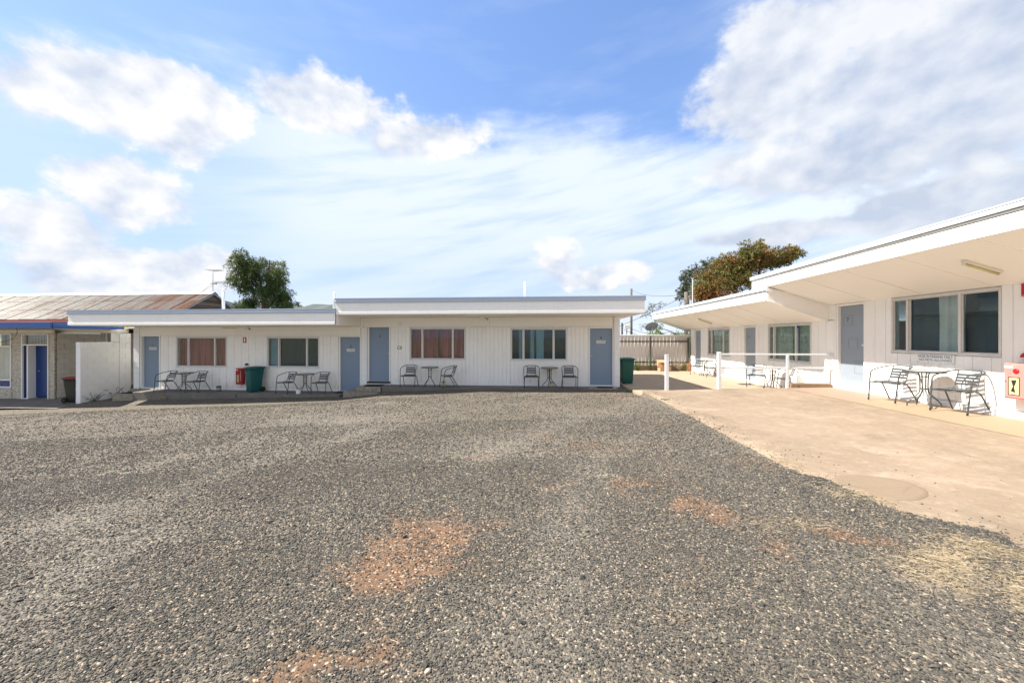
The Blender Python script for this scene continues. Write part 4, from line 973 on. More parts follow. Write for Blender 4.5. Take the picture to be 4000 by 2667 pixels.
# ------------------------------------------------------------------ bistro chair and table, one of each, then copies
def make_chair():
    r = empty('bistro_chair', (0, 0, 0))
    b = MB(); side = [(.252, -.275, 0), (.262, -.238, .30), (.270, -.205, .54), (.274, -.165, .628), (.272, -.06, .668), (.258, .10, .708), (.205, .225, .738), (.10, .275, .748)]
    pts = side + [(0, .285, .75)] + [(-x, y, z) for x, y, z in side[::-1]]
    b.tube(spline(pts, 5), .0125, 8); b.build('frame', 'chair_paint', r)
    for s in (-1, 1):
        b = MB(); b.tube(spline([(s*.225, -.03, .395), (s*.235, .06, .36), (s*.248, .19, .16), (s*.258, .29, 0)], 5), .0125, 8); b.build('rear_leg', 'chair_paint', r)
        b = MB(); b.tube(spline([(s*.155, -.20, .405), (s*.155, .02, .400), (s*.155, .115, .42), (s*.153, .165, .50), (s*.150, .245, .735)], 5), .010, 8); b.build('back_upright', 'chair_paint', r)
        b = MB(); b.box(s*.268-.012, s*.268+.012, -.292+.0, -.262, -.001, .03, .004) if False else b.tube([(s*.252, -.276, -.0), (s*.253, -.272, .035)], .0155, 8); b.build('foot_cap', 'rubber', r)
    b = MB(); b.tube([(-.262, -.232, .385), (.262, -.232, .385)], .009, 8); b.tube([(-.262, -.04, .385), (.262, -.04, .385)], .009, 8)
    for s in (-1, 1): b.tube([(s*.262, -.235, .388), (s*.225, -.03, .39), (s*.17, .10, .40)], .009, 8)
    b.build('seat_rail', 'chair_paint', r)
    for k in range(7):
        y = -.225+k*.053; z = .418 - .010*math.sin((k/6)*PI); hw = .225-.004*abs(k-1)
        b = MB(); b.box(-hw, hw, y-.022, y+.022, z-.004, z+.004, .003); b.build('seat_slat', 'chair_paint', r)
    for k in range(4):
        z = .50+k*.055; y = .165+(z-.50)*.34
        P = [];
        for i in range(7):
            x = -.152+.304*i/6; yy = y+.012*(1-(2*i/6-1)**2)
            for (dy, dz) in ((-.004, -.019), (.004, -.016), (.011, .019), (.003, .021)): P.append((x, yy+dy, z+dz))
        F = [(i*4+j, i*4+(j+1) % 4, (i+1)*4+(j+1) % 4, (i+1)*4+j) for i in range(6) for j in range(4)] + [(0, 1, 2, 3)[::-1], (24, 25, 26, 27)]
        b = MB(); b.add(P, F); b.build('back_slat', 'chair_paint', r, fix=True)
    return r
def make_table():
    r = empty('bistro_table', (0, 0, 0))
    b = MB(); b.lathe([(0.0, .690), (.288, .690), (.290, .693), (.288, .698), (0.0, .698)], 40); b.build('tabletop', 'table_glass', r)
    b = MB(); P = []; n = 40
    for (rr, z) in ((.289, .672), (.306, .672), (.309, .676), (.309, .702), (.305, .706), (.291, .706), (.289, .700)):
        for k in range(n): P.append((rr*math.cos(2*PI*k/n), rr*math.sin(2*PI*k/n), z))
    b.add(P, [(i*n+k, i*n+(k+1) % n, ((i+1) % 7)*n+(k+1) % n, ((i+1) % 7)*n+k) for i in range(7) for k in range(n)], True); b.build('rim', 'chair_paint', r, fix=True)
    for k in range(4):
        th = PI/4+k*PI/2+.25; c_, s_ = math.cos(th), math.sin(th)
        prof = [(.16, .678), (.085, .655), (.066, .60), (.060, .48), (.060, .33), (.075, .27), (.15, .18), (.225, .095), (.248, .05), (.25, 0)]
        b = MB(); b.tube(spline([(p*c_, p*s_, z) for p, z in prof], 4), .0115, 8); b.build('leg', 'chair_paint', r)
    for z in (.585, .345):
        b = MB(); b.tube([(.064*math.cos(2*PI*k/20), .064*math.sin(2*PI*k/20), z) for k in range(21)], .0065, 6, caps=False); b.build('ring', 'chair_paint', r)
    b = MB(); b.tube([(-.17, 0, .684), (.17, 0, .684)], .008, 6); b.tube([(0, -.17, .684), (0, .17, .684)], .008, 6); b.build('top_brace', 'chair_paint', r)
    return r
ch0, tb0 = make_chair(), make_table(); index_kids(); first = {'c': ch0, 't': tb0}
def put(kind, x, y, z, deg, lab, grp):
    src = ch0 if kind == 'c' else tb0
    o_ = first.pop(kind) if kind in first else copy_tree(src)
    place(o_, (x, y, z), math.radians(deg)); tag(o_, lab, 'chair' if kind == 'c' else 'table', grp); return o_
GC, GT = 'black metal bistro chairs outside the rooms', 'round bistro tables outside the rooms'
Z1, Z2 = -.329, -.050
put('c', -14.28, 13.25, Z1, -6, 'black metal armchair between door one and its round table', GC); put('t', -13.62, 13.28, Z1, 10, 'round bistro table in front of the rose-curtained window by door one', GT); put('c', -12.98, 13.22, Z1, 4, 'black metal armchair right of the table near door one', GC)
put('c', -9.42, 13.22, Z1, -8, 'black metal armchair left of the table near door two', GC); put('t', -8.78, 13.28, Z1, 0, 'round bistro table in front of the dark window by door two', GT); put('c', -8.12, 13.24, Z1, 6, 'black metal armchair right of the table near door two', GC)
put('c', -4.84, 13.30, Z2, 6, 'black metal armchair between door three and its round table', GC); put('t', -4.09, 13.33, Z2, 5, 'round bistro table below the rose-curtained window by door three', GT); put('c', -3.38, 13.27, Z2, -62, 'black metal armchair turned sideways towards the table at door three', GC)
put('c', -.44, 13.36, Z2, 3, 'black metal armchair left of the table near door four', GC); put('t', .19, 13.42, Z2, 20, 'round bistro table below the window by door four', GT); put('c', .89, 13.42, Z2, 2, 'black metal armchair between the round table and door four', GC)
za = lambda X, Y: float(slabz(X, Y))+.012
put('c', 7.42, 8.76, za(7.42, 8.76), -76, 'dark metal armchair in the sun just right of door seven', GC); put('t', 7.44, 8.10, za(7.44, 8.1), 12, 'round bistro table below the parking sign', GT); put('c', 7.50, 7.52, za(7.5, 7.5), -74, 'large dark metal armchair nearest the faded fire cabinet', GC)
pzf = lambda X, Y: float(pz(np.array(X), np.array(Y)))+.004
put('c', 7.26, 13.62, pzf(7.2, 13.6), -38, 'dark metal armchair behind the railing in front of door six', GC); put('t', 7.40, 12.98, pzf(7.4, 13), 12, 'round bistro table behind the white railing', GT); put('c', 7.42, 12.38, pzf(7.4, 12.4), -112, 'dark metal armchair close behind the railing post with its back to us', GC)
put('c', 7.22, 18.50, pzf(7.2, 18.5), -40, 'dark metal armchair at the far end in front of door five', GC); put('t', 7.32, 17.92, pzf(7.3, 17.9), 30, 'round bistro table at the far end of the passage', GT); put('c', 7.36, 17.38, pzf(7.3, 17.4), -98, 'dark metal armchair seen side-on at the far table', GC)

# ------------------------------------------------------------------ wheelie bins
def make_bin(bm, lm, lab, grp):
    r = empty('wheelie_bin', (0, 0, 0), lab, 'bin', grp)
    b = MB(); b.loft([(.03, 0, -.02, .205, .22, .04), (.05, 0, -.02, .215, .23, .045), (.30, 0, -.015, .228, .25, .05), (.86, 0, 0, .262, .30, .055), (.90, 0, 0, .268, .306, .055), (.905, 0, 0, .283, .322, .055), (.935, 0, 0, .285, .324, .055)])
    for s in (-1, 1):
        for yy in (-.16, 0, .14): b.box(s*.258, s*.280, yy-.012, yy+.012, .82, .905)
    for xx in (-.15, 0, .15): b.box(xx-.012, xx+.012, -.318, -.292, .83, .905)
    b.build('body', bm, r)
    b = MB(); b.loft([(.937, 0, -.008, .290, .335, .05), (.955, 0, -.01, .294, .340, .05), (.972, 0, -.008, .275, .315, .05), (1.0, 0, .02, .19, .22, .05), (1.005, 0, .02, .15, .18, .05)]); b.box(-.12, .12, -.368, -.335, .940, .958, .005); b.build('lid', lm, r)
    b = MB(); b.tube([(-.20, .395, .955), (.20, .395, .955)], .017, 10)
    for s in (-1, 1): b.tube(spline([(s*.20, .30, .93), (s*.20, .36, .95), (s*.20, .395, .955)], 4), .017, 8)
    b.build('handle', bm, r)
    b = MB(); b.tube([(-.25, .25, .10), (.25, .25, .10)], .012, 8); b.build('axle', 'dark_steel', r)
    for s in (-1, 1):
        b = MB(); b.tube([(s*.222, .25, .10), (s*.228, .25, .10), (s*.262, .25, .10), (s*.268, .25, .10)], [.085, .10, .10, .085], 20); w_ = b.build('wheel', 'rubber', r)
        b = MB(); b.tube([(s*.268, .25, .10), (s*.272, .25, .10)], .05, 14); b.build('hub', 'bin_black', w_)
    return r
G = 'wheelie bins'
place(make_bin('bin_teal', 'bin_teal', 'teal green wheelie bin between the red cabinet and the window', G), (-10.88, 13.42, -.329), math.radians(-28)).scale = (.83, .83, .95)
place(make_bin('bin_green', 'bin_green', 'dark green wheelie bin beside door four at the corner of the building', G), (3.02, 14.25, pzf(3, 14.2)), math.radians(3)).scale = (.86, .86, .95)
place(make_bin('bin_black', 'bin_red', 'black wheelie bin with a red lid by the block screen wall', G), (-17.95, 13.15, -.775), math.radians(96)).scale = (.92, .92, .98)

# ------------------------------------------------------------------ fire cabinets and signs
def cabinet(fr, u, z0, w_, h, dep, body, lab, broken, flip=1):
    r = empty('fire_cabinet', fr.p(u, 0, z0), lab, 'cabinet', 'fire extinguisher cabinets')
    q = MB(); fr.box(q, u-w_/2, u+w_/2, -dep-.022, -.024, z0, z0+h, .006); q.build('case', body, r)
    d0 = -dep-.022
    q = MB(); fr.box(q, u-w_/2+.012, u+w_/2-.012, d0-.012, d0-.001, z0+.025, z0+h-.02, .004); dr = q.build('cabinet_door', body, r)
    k = -flip                                               # the pane sits towards the latch side
    cu = u-flip*w_*.10; wz0, wz1 = z0+h*.13, z0+h*.60; ww = w_*.18
    q = MB(); fr.box(q, cu-ww-.012, cu+ww+.012, d0-.018, d0-.013, wz0-.012, wz0, .002); fr.box(q, cu-ww-.012, cu+ww+.012, d0-.018, d0-.013, wz1, wz1+.012, .002); fr.box(q, cu-ww-.012, cu-ww, d0-.018, d0-.013, wz0, wz1, .002); fr.box(q, cu+ww, cu+ww+.012, d0-.018, d0-.013, wz0, wz1, .002); q.build('window_seal', 'rubber', dr)
    q = MB(); fr.box(q, cu-ww, cu+ww, d0-.0155, d0-.0135, wz0, wz1); q.build('inspection_pane', 'cardboard' if not broken else 'tube_yellow', dr)
    if broken:
        pts = [(-.5, .55), (.5, .62), (.35, .25), (.05, -.05), (.30, -.62), (-.55, -.50), (-.15, .0)]
        q = MB(); fn = lambda p, r_, t_: fr.p(cu+flip*p*ww*1.1, d0-.0155-t_, (wz0+wz1)/2+r_*(wz1-wz0)*.62); q.prism(pts, .0008, .0016, fn); q.build('break_hole', 'dark_gap', dr, fix=True)
    c_ = Vector(fr.p(u-flip*w_*.02, d0-.0125, z0+h*.79)); dv = Vector(fr.p(0, -1, 0))-Vector(fr.p(0, 0, 0)); q = MB(); q.tube([c_, c_+dv*.008, c_+dv*.016], [.042, .040, .030], 18); q.build('break_knob', 'sign_red', dr)
    q = MB(); fr.box(q, u-flip*w_*.46, u-flip*w_*.14, d0-.0150, d0-.0125, z0+h*.87, z0+h*.93); q.build('label_plate', 'sign_white', dr)
    q = MB(); c_ = Vector(fr.p(u-flip*w_*.40, d0-.012, z0+h*.5)); q.tube([c_, c_+dv*.012], .010, 10); q.build('lock', 'chrome', dr)
    text('\n'.join('FIRE EXTINGUISHER'), h*.052, 'lettering', 'sign_white', dr, fr.p(u+flip*w_*.30, d0-.0128, z0+h*.53), fr.face, line=.66, bold=.01)
    return r
cabinet(FX, -11.68, -.09, .27, .62, .16, 'cab_red', 'dark red fire extinguisher cabinet on the wall beside the teal bin', False, 1)
cabinet(FY, 6.80, .70, .36, .58, .19, 'faded_red', 'faded pink fire extinguisher cabinet with a broken pane at the right edge', True, -1)
def ext_sign(fr, u, z, w_, h, lab):
    q = MB(); fr.box(q, u-w_/2, u+w_/2, -.034, -.026, z, z+h, .002); r = q.build('extinguisher_sign', 'sign_red', None, fr.p(u, -.03, z)); tag(r, lab, 'sign', 'red extinguisher signs')
    pr = [(-.17, -.36), (.17, -.36), (.17, .18), (.10, .28), (.06, .30), (.06, .36), (-.06, .36), (-.06, .30), (-.10, .28), (-.17, .18)]
    q = MB(); q.prism(pr, .035, .0362, lambda p, r_, t_: fr.p(u+p*w_, -t_, z+h*.55+r_*h)); q.build('extinguisher_symbol', 'sign_white', r, fix=True)
    q = MB(); fr.box(q, u-w_*.42, u+w_*.42, -.0356, -.0342, z+h*.06, z+h*.085); q.build('sign_line', 'sign_white', r)
ext_sign(FX, -11.57, 1.50, .145, .22, 'red fire extinguisher sign high above the dark red cabinet')
ext_sign(FY, 6.84, 2.375, .145, .215, 'red fire extinguisher sign at the top right edge')
def disc_sign(fr, u, z, r_, top, lab):
    q = MB(); fr.box(q, u-r_*1.08, u+r_*1.08, -.032, -.026, z-r_*1.05, z+r_*1.05, .002); o_ = q.build('instruction_sign', 'sign_white', None, fr.p(u, -.03, z)); tag(o_, lab, 'sign')
    n = 24; pts = [(math.cos(PI*k/n), math.sin(PI*k/n)) for k in range(n+1)]
    q = MB(); q.prism(pts, .0328, .034, lambda a, b_, t_: fr.p(u+a*r_, -t_, z+b_*r_)); q.build('sign_band', top, o_, fix=True)
    q = MB()
    for k in range(3): fr.box(q, u-r_*(.75-.12*k), u+r_*(.75-.12*k), -.0338, -.0328, z-r_*(.22+.22*k), z-r_*(.30+.22*k))
    q.build('sign_line', 'grey_ink', o_)
disc_sign(FX, -11.48, .63, .088, 'ink', 'small round black and white sign above the dark red cabinet')
disc_sign(FY, 6.84, 1.375, .088, 'sign_red', 'small round red and white sign above the faded cabinet')
q = MB(); FY.box(q, 7.93, 8.65, -.036, -.028, 1.175, 1.365, .002); pk = q.build('parking_sign', 'sign_white', None, FY.p(8.29, -.03, 1.175)); tag(pk, 'white sign reading nose in parking only, no pets allowed', 'sign')
text('NOSE IN PARKING ONLY', .086, 'lettering', 'navy_ink', pk, FY.p(8.29, -.0365, 1.320), '-X', bold=.012, xs=.69)
text('NO PETS ALLOWED', .062, 'lettering', 'navy_ink', pk, FY.p(8.29, -.0365, 1.250), '-X', bold=.008, xs=1.17)
text('THANK YOU', .026, 'lettering', 'grey_ink', pk, FY.p(8.03, -.0365, 1.200), '-X', xs=1.05)
for uu in (7.945, 8.17, 8.42, 8.635):
    q = MB(); c_ = Vector(FY.p(uu, -.036, 1.192)); q.tube([c_, c_+Vector((-.003, 0, 0))], .006, 8); q.build('screw', 'dark_steel', pk)

# ------------------------------------------------------------------ lamps, boxes, tins
def batten(loc, rz, tilt, lab, L=.62):
    r = empty('fluorescent_light', loc, lab, 'light', 'fluorescent battens under the eaves'); r.rotation_euler = (tilt[0], tilt[1], rz)
    sv = WL[r].copy(); WL[r] = Vector((0, 0, 0))
    q = MB(); q.box(-L/2, L/2, -.032, .032, -.045, 0, .006); q.build('housing', 'cream_paint', r)
    q = MB(); q.tube([(-L/2+.03, -.0, -.066), (L/2-.03, 0, -.066)], .017, 10); q.build('tube', 'tube_yellow', r)
    for s in (-1, 1): q = MB(); q.box(s*(L/2-.03)-.012, s*(L/2-.03)+.012, -.022, .022, -.085, -.045, .004); q.build('lamp_holder', 'cream_paint', r)
    WL[r] = sv; return r
batten((-11.68, 13.2, 2.131), 0, (0, 0), 'fluorescent light fitting under the lower front eave')
sl = math.atan2(2.595-3.14, 1.62)
def rake(xb, zb, X): return zb + (X-xb)*(2.595-3.14)/1.62
batten((7.04, 6.72, 3.14+(7.04-6.22)*(-.3364)-.001), 0, (0, .325), 'fluorescent light fitting under the near raked eave', .60)
batten((7.03, 17.2, 2.755+(7.03-6.22)*(-.3642)-.001), 0, (0, .349), 'fluorescent light fitting under the far raked eave', .62)
def spotlamp(loc, lab):
    r = empty('security_light', loc, lab, 'light'); x, y, z = loc
    q = MB(); q.box(x-.09, x+.02, y-.05, y+.05, z-.10, z, .01); q.build('sensor_box', 'cream_paint', r)
    q = MB(); q.tube([(x+.02, y, z-.05), (x+.06, y-.02, z-.07), (x+.11, y-.05, z-.095)], [.014, .03, .04], 12); q.build('lamp_head', 'cream_paint', r)
    q = MB(); q.tube([(x+.10, y-.045, z-.09), (x+.125, y-.058, z-.103)], .033, 12); q.build('lens', 'steel_grey', r)
    q = MB(); q.tube([(x-.05, y-.04, z-.10), (x-.10, y-.06, z-.15)], .008, 6); q.tube([(x+.02, y-.04, z-.09), (x+.12, y-.06, z-.16)], .008, 6); q.build('bracket', 'cream_paint', r)
spotlamp((-2.10, 13.3, 2.461), 'security light under the upper front eave'); spotlamp((-11.05, 13.3, 2.131), 'security light beside the fitting under the lower front eave')
q = MB(); q.box(-5.44, -5.34, 13.73, 13.774, 2.17, 2.27, .008); o = q.build('junction_box', 'plaster_white', None, (-5.39, 13.75, 2.17)); tag(o, 'small white box on the header above door three', 'box'); q = MB(); q.box(-5.42, -5.36, 13.722, 13.729, 2.19, 2.25, .003); q.build('cover', 'plaster_white', o)
q = MB(); q.box(-5.47, -5.31, 13.75, 13.775, 1.275, 1.385, .006); o = q.build('wall_plate', 'kerb_concrete', None, (-5.39, 13.76, 1.27)); tag(o, 'small framed plate on the boards right of door three', 'plate'); q = MB(); q.box(-5.445, -5.335, 13.742, 13.749, 1.295, 1.365, .004); q.build('cover', 'plaster_white', o)
def tin(x, y, z, m, lab, s=1.0):
    r = empty('paint_tin', (x, y, z), lab, 'tin', 'paint tins used as ashtrays')
    q = MB(); q.lathe([(.080*s, 0), (.084*s, .004), (.084*s, .008), (.081*s, .012), (.081*s, .175*s), (.085*s, .18*s), (.085*s, .187*s), (.076*s, .187*s), (.074*s, .15*s), (0, .15*s)], 24, (x, y, z)); q.build('can', m, r)
    q = MB(); q.lathe([(.0822*s, .035*s), (.0824*s, .036*s), (.0824*s, .15*s), (.0822*s, .151*s)], 24, (x, y, z)); q.build('paper_label', {'ink': 'steel_grey', 'alu': 'sign_white', 'steel_grey': 'tube_yellow'}[m], r)
    q = MB(); q.tube([(x+.086*s*math.cos(a), y+.086*s*math.sin(a), z+.15*s-.09*s*math.sin((a-PI)/(PI)*PI)) for a in [PI+PI*k/12 for k in range(13)]], .002, 5); q.build('wire_handle', 'alu', r)
tin(-12.36, 13.46, -.329, 'ink', 'dark paint tin on the walkway left of the red cabinet'); tin(-8.90, 13.08, -.329, 'alu', 'silver tin in front of the table near door two')
tin(-3.64, 13.50, -.05, 'steel_grey', 'small tin behind the sideways chair at door three', .9); tin(.29, 13.66, -.05, 'steel_grey', 'small tin behind the table near door four', .9)

# ------------------------------------------------------------------ railing, posts, kerb
ra = empty('railing', (6.2, 11.05, .25), 'white steel railing across the concrete beside door seven', 'railing')
b = MB(); b.box(4.835, 4.925, 11.0, 11.09, .2, 1.30, .005); b.build('post', 'post_white', ra)
b = MB(); b.box(6.655, 6.72, 11.02, 11.085, .2, 1.215, .004); b.build('post', 'post_white', ra)
for z in (1.218, .845):
    b = MB(); b.box(4.926, 7.79, 11.03, 11.075, z, z+.045, .004) if z > 1 else b.box(4.926, 6.654, 11.03, 11.075, z, z+.045, .004); b.build('rail', 'post_white', ra)
b = MB(); b.box(6.722, 7.79, 11.03, 11.075, .845, .89, .004); b.build('rail', 'post_white', ra)
for z in (1.19, .82): b = MB(); b.box(7.79, 7.80, 10.99, 11.11, z, z+.10, .002); b.build('bracket', 'post_white', ra)
po = empty('bollard_post', (3.46, 11.04, .2), 'lone white square post at the edge of the concrete', 'post')
b = MB(); b.box(3.415, 3.505, 11.0, 11.085, .12, 1.215, .005); b.build('shaft', 'post_white', po)
b = MB(); b.box(3.41, 3.51, 10.995, 11.09, 1.216, 1.226, .003); b.build('cap', 'post_white', po)
kb = empty('concrete_kerb', (7.2, 11.05, .25), 'cracked tan concrete kerb under the railing', 'kerb')
pts = [6.70, 6.96, 7.02, 7.80]
for a, c_ in ((6.735, 6.94), (6.944, 7.80)): b = MB(); b.box(a, c_, 10.98+random.uniform(0, .01), 11.16, .2, .455+random.uniform(-.004, .004), .012); b.build('kerb_piece', 'kerb_concrete', kb)
# floor grate by door six
gr = empty('floor_grate', (7.25, 14.3, .03), 'small dark floor grate in the concrete near door six', 'grate')
for k in range(9): b = MB(); b.box(7.05+k*.055, 7.075+k*.055, 14.15, 14.55, pzf(7.2, 14.3)-.01, pzf(7.2, 14.3)+.006); b.build('bar', 'dark_steel', gr)

# ------------------------------------------------------------------ boxes by the fence
def carton(x0, x1, y0, y1, z0, z1, rz, lab, openf=False):
    c_ = ((x0+x1)/2, (y0+y1)/2, z0); r = empty('cardboard_box', c_, lab, 'box', 'cardboard boxes by the fence'); WL[r] = Vector((0, 0, 0)); hx, hy, h = (x1-x0)/2, (y1-y0)/2, z1-z0
    q = MB(); q.box(-hx, hx, -hy, hy, 0, h*.02+.006); q.box(-hx, hx, -hy, -hy+.006, .006, h); q.box(-hx, hx, hy-.006, hy, .006, h); q.box(-hx, -hx+.006, -hy+.006, hy-.006, .006, h); q.box(hx-.006, hx, -hy+.006, hy-.006, .006, h); q.build('carton', 'cardboard', r)
    if openf:
        q = MB(); q.add([(-hx, -hy, h), (hx, -hy, h), (hx, -hy-.10, h-.12), (-hx, -hy-.10, h-.12)], [(0, 1, 2, 3)]); q.add([(hx, -hy, h), (hx, hy, h), (hx+.14, hy, h-.03), (hx+.14, -hy, h-.03)], [(0, 1, 2, 3)]); q.build('flap', 'cardboard', r)
    else: q = MB(); q.box(-hx, hx, -hy, hy, h, h+.006); q.build('flap', 'cardboard', r)
    q = MB(); q.box(-hx*.5, hx*.6, -hy-.0015, -hy-.0005, h*.3, h*.42); q.build('printed_band', 'sign_red', r)
    r.rotation_euler = (0, 0, math.radians(rz)); WL[r] = Vector(c_)
carton(6.05, 6.62, 20.45, 20.85, -.06, .19, 4, 'lower flat cardboard box by the fence'); carton(6.0, 6.52, 20.47, 20.87, .198, .54, -5, 'open cardboard box on top of another by the fence', True)
ob = empty('brick_stack', (7.7, 20.85, -.05), 'short stack of orange bricks at the corner by the fence', 'bricks')
for k in range(5): b = MB(); b.box(7.58, 7.80, 20.80, 20.92, -.06+k*.08, .015+k*.08, .006); b.build('brick', 'orange_brick', ob)

# ------------------------------------------------------------------ dish, vents, antenna, poles and wires
di = empty('satellite_dish', (6.05, 22.0, 1.2), 'grey satellite dish on a curved pipe above the fence', 'dish')
c_ = Vector((6.04, 21.9, 2.28)); ax = Vector((-.10, .62, .78)).normalized(); a1 = ax.cross(Vector((1, 0, 0))).normalized(); a2 = a1.cross(ax)
P = []; n = 32
for i, rr in enumerate((0.02, .12, .22, .30, .345, .35)):
    for k in range(n): th = 2*PI*k/n; P.append(c_ + a2*rr*math.cos(th)*1.0 + a1*rr*math.sin(th)*1.08 + ax*(rr*rr*.55))
b = MB(); b.add(P, [(i*n+k, i*n+(k+1) % n, (i+1)*n+(k+1) % n, (i+1)*n+k) for i in range(5) for k in range(n)]+[tuple(range(n))], True); b.build('reflector', 'dish_grey', di)
b = MB(); b.tube(spline([(6.24, 22.0, 1.0), (6.20, 21.98, 1.75), (6.10, 21.93, 2.0), (6.06, 21.88, 2.16)], 5), .02, 8); b.build('mast', 'steel_grey', di)
b = MB(); b.box(5.99, 6.10, 21.80, 21.90, 2.10, 2.27, .01); b.tube([(6.04, 21.8, 2.12), (6.00, 21.5, 2.05)], .014, 6); b.build('mount', 'steel_grey', di)
b = MB(); b.tube([c_ - a1*.30, c_ - a1*.42 + ax*.30], .012, 6); b.tube([c_-a1*.42+ax*.28, c_-a1*.40+ax*.38], .035, 10); b.build('feed_arm', 'steel_grey', di)
def vent(x, y, z0, z1, r_, lab):
    q = MB(); q.tube([(x, y, z0), (x, y, z1-.05)], r_, 16); o_ = q.build('vent_pipe', 'plaster_white', None, (x, y, z0)); tag(o_, lab, 'pipe', 'roof vent pipes')
    q = MB(); q.lathe([(r_*1.0, -.05), (r_*1.15, -.05), (r_*1.15, -.01), (r_*.8, .02), (r_*.3, .03)], 16, (x, y, z1)); q.build('cap', 'plaster_white', o_)
vent(-13.56, 15, 2.6, 3.73, .055, 'tall white vent pipe on the lower roof near the rusty gable'); vent(-.75, 15, 2.9, 3.89, .035, 'thin white vent pipe on the upper roof'); vent(-8.64, 15, 2.6, 3.56, .04, 'short white vent pipe at the step between the roofs')
an = empty('tv_antenna', (-17.32, 18.5, 4.1), 'tv antenna on a thin mast at the rusty gable', 'antenna')
b = MB(); b.tube([(-17.32, 18.5, 4.05), (-17.32, 18.5, 5.26)], .016, 6); b.build('mast', 'steel_grey', an)
b = MB(); b.tube([(-17.58, 18.5, 5.21), (-16.80, 18.5, 5.25)], .010, 5)
for k in range(9): x = -17.5+k*.08; b.tube([(x, 18.15+.02*k, 5.23), (x, 18.85-.02*k, 5.23)], .006, 4)
b.build('upper_array', 'steel_grey', an)
b = MB(); b.tube([(-17.45, 18.5, 4.60), (-16.58, 18.5, 4.60)], .012, 5)
for k in range(12): x = -17.2+k*.055; b.tube([(x, 18.5, 4.49), (x, 18.5, 4.70)], .006, 4); b.tube([(x, 18.40, 4.60), (x, 18.60, 4.60)], .006, 4)
b.box(-17.36, -17.12, 18.46, 18.54, 4.50, 4.58, .005); b.build('lower_array', 'steel_grey', an)
b = MB(); b.tube([(-17.32, 18.5, 4.62), (-17.9, 18.4, 4.05)], .006, 4); b.tube([(-17.32, 18.5, 4.45), (-17.95, 18.4, 4.05)], .006, 4); b.build('guy_wire', 'wire', an)
def pole(x, y, z0, z1, r_, lab, m='timber_pole', arm=None, cat='pole'):
    o_ = empty('power_pole', (x, y, z0), lab, cat)
    q = MB(); q.tube([(x, y, z0), (x, y, z1)], [r_, r_*.8], 10); q.build('shaft', m, o_)
    if arm: q = MB(); q.box(x-arm, x+arm, y-.05, y+.05, z1-.35, z1-.22); q.build('crossarm', m, o_); q = MB(); [q.lathe([(.03, 0), (.045, .04), (.03, .10), (.01, .12)], 8, (x+s*arm*.85, y, z1-.22)) for s in (-1, 1)]; q.build('insulators', 'plaster_white', o_)
    return o_
pole(10.83, 30, -1.6, 5.2, .17, 'stout grey power pole behind the fence at the wing roof', 'timber_pole'); pole(13.47, 60, -1.6, 9.3, .20, 'distant timber pole top above the front roof end', 'timber_pole', .0)
o = pole(6.03, 30, -1.6, 2.85, .09, 'short dark pole with a white box behind the fence', 'dark_steel'); q = MB(); q.box(6.19, 6.58, 29.9, 30.1, 2.40, 2.72, .02); q.build('white_box', 'plaster_white', o); q = MB(); q.tube([(6.4, 30, 2.40), (6.36, 30, 1.2)], .03, 6); q.build('bracket', 'dark_steel', o)
lp = empty('light_mast', (9.05, 24.0, -.5), 'thin dark mast with a short arm in front of the russet tree', 'mast'); b = MB(); b.tube([(9.05, 24.0, -.5), (9.05, 24.0, 5.30)], .035, 8); b.build('shaft', 'steel_grey', lp); b = MB(); b.tube([(9.05, 24.0, 5.22), (9.6, 24.0, 5.16)], .02, 6); b.tube([(9.05, 24, 5.28), (8.98, 24, 5.34)], .03, 6); b.build('arm', 'steel_grey', lp)
def wire(a, c_, sag, lab, r_=.012):
    a, c_ = Vector(a), Vector(c_); pts = [a.lerp(c_, k/14)-Vector((0, 0, sag*4*(k/14)*(1-k/14))) for k in range(15)]
    q = MB(); q.tube(pts, r_, 5, caps=False); tag(q.build('power_line', 'wire', None, a), lab, 'wire', 'overhead wires')
wire((13.47, 60, 9.1), (10.83, 30, 5.05), .5, 'upper overhead wire from the distant pole to the stout pole', .018)
wire((10.83, 30, 4.95), (3.2, 29, 1.6), .15, 'overhead wire sloping down left from the stout pole', .016); wire((10.83, 30, 4.7), (7.0, 27, 1.7), .1, 'second overhead wire sloping down left from the stout pole', .014)
wire((10.83, 30, 4.4), (8.6, 26, 1.7), .05, 'steep stay wire left of the stout pole', .013); wire((6.1, 30, 2.7), (12.5, 38, 2.4), .5, 'slack wire behind the satellite dish', .016); wire((6.2, 30, 2.3), (11, 34, 1.8), .3, 'lower slack wire behind the satellite dish', .016)
wire((10.83, 30, 2.6), (9.4, 25, 1.2), .0, 'pale stay wire in front of the green bush', .018)
cb = MB(); cb.tube(spline([(-22.2, 13.2, 1.55), (-21.6, 13.15, 1.50), (-20.9, 13.1, 1.58), (-20.2, 12.9, 1.80), (-19.55, 12.5, 2.06)], 6), .008, 6); tag(cb.build('loose_cable', 'wire', None, (-21, 13.1, 1.5)), 'loose black cable hanging below the blue fascia', 'cable')

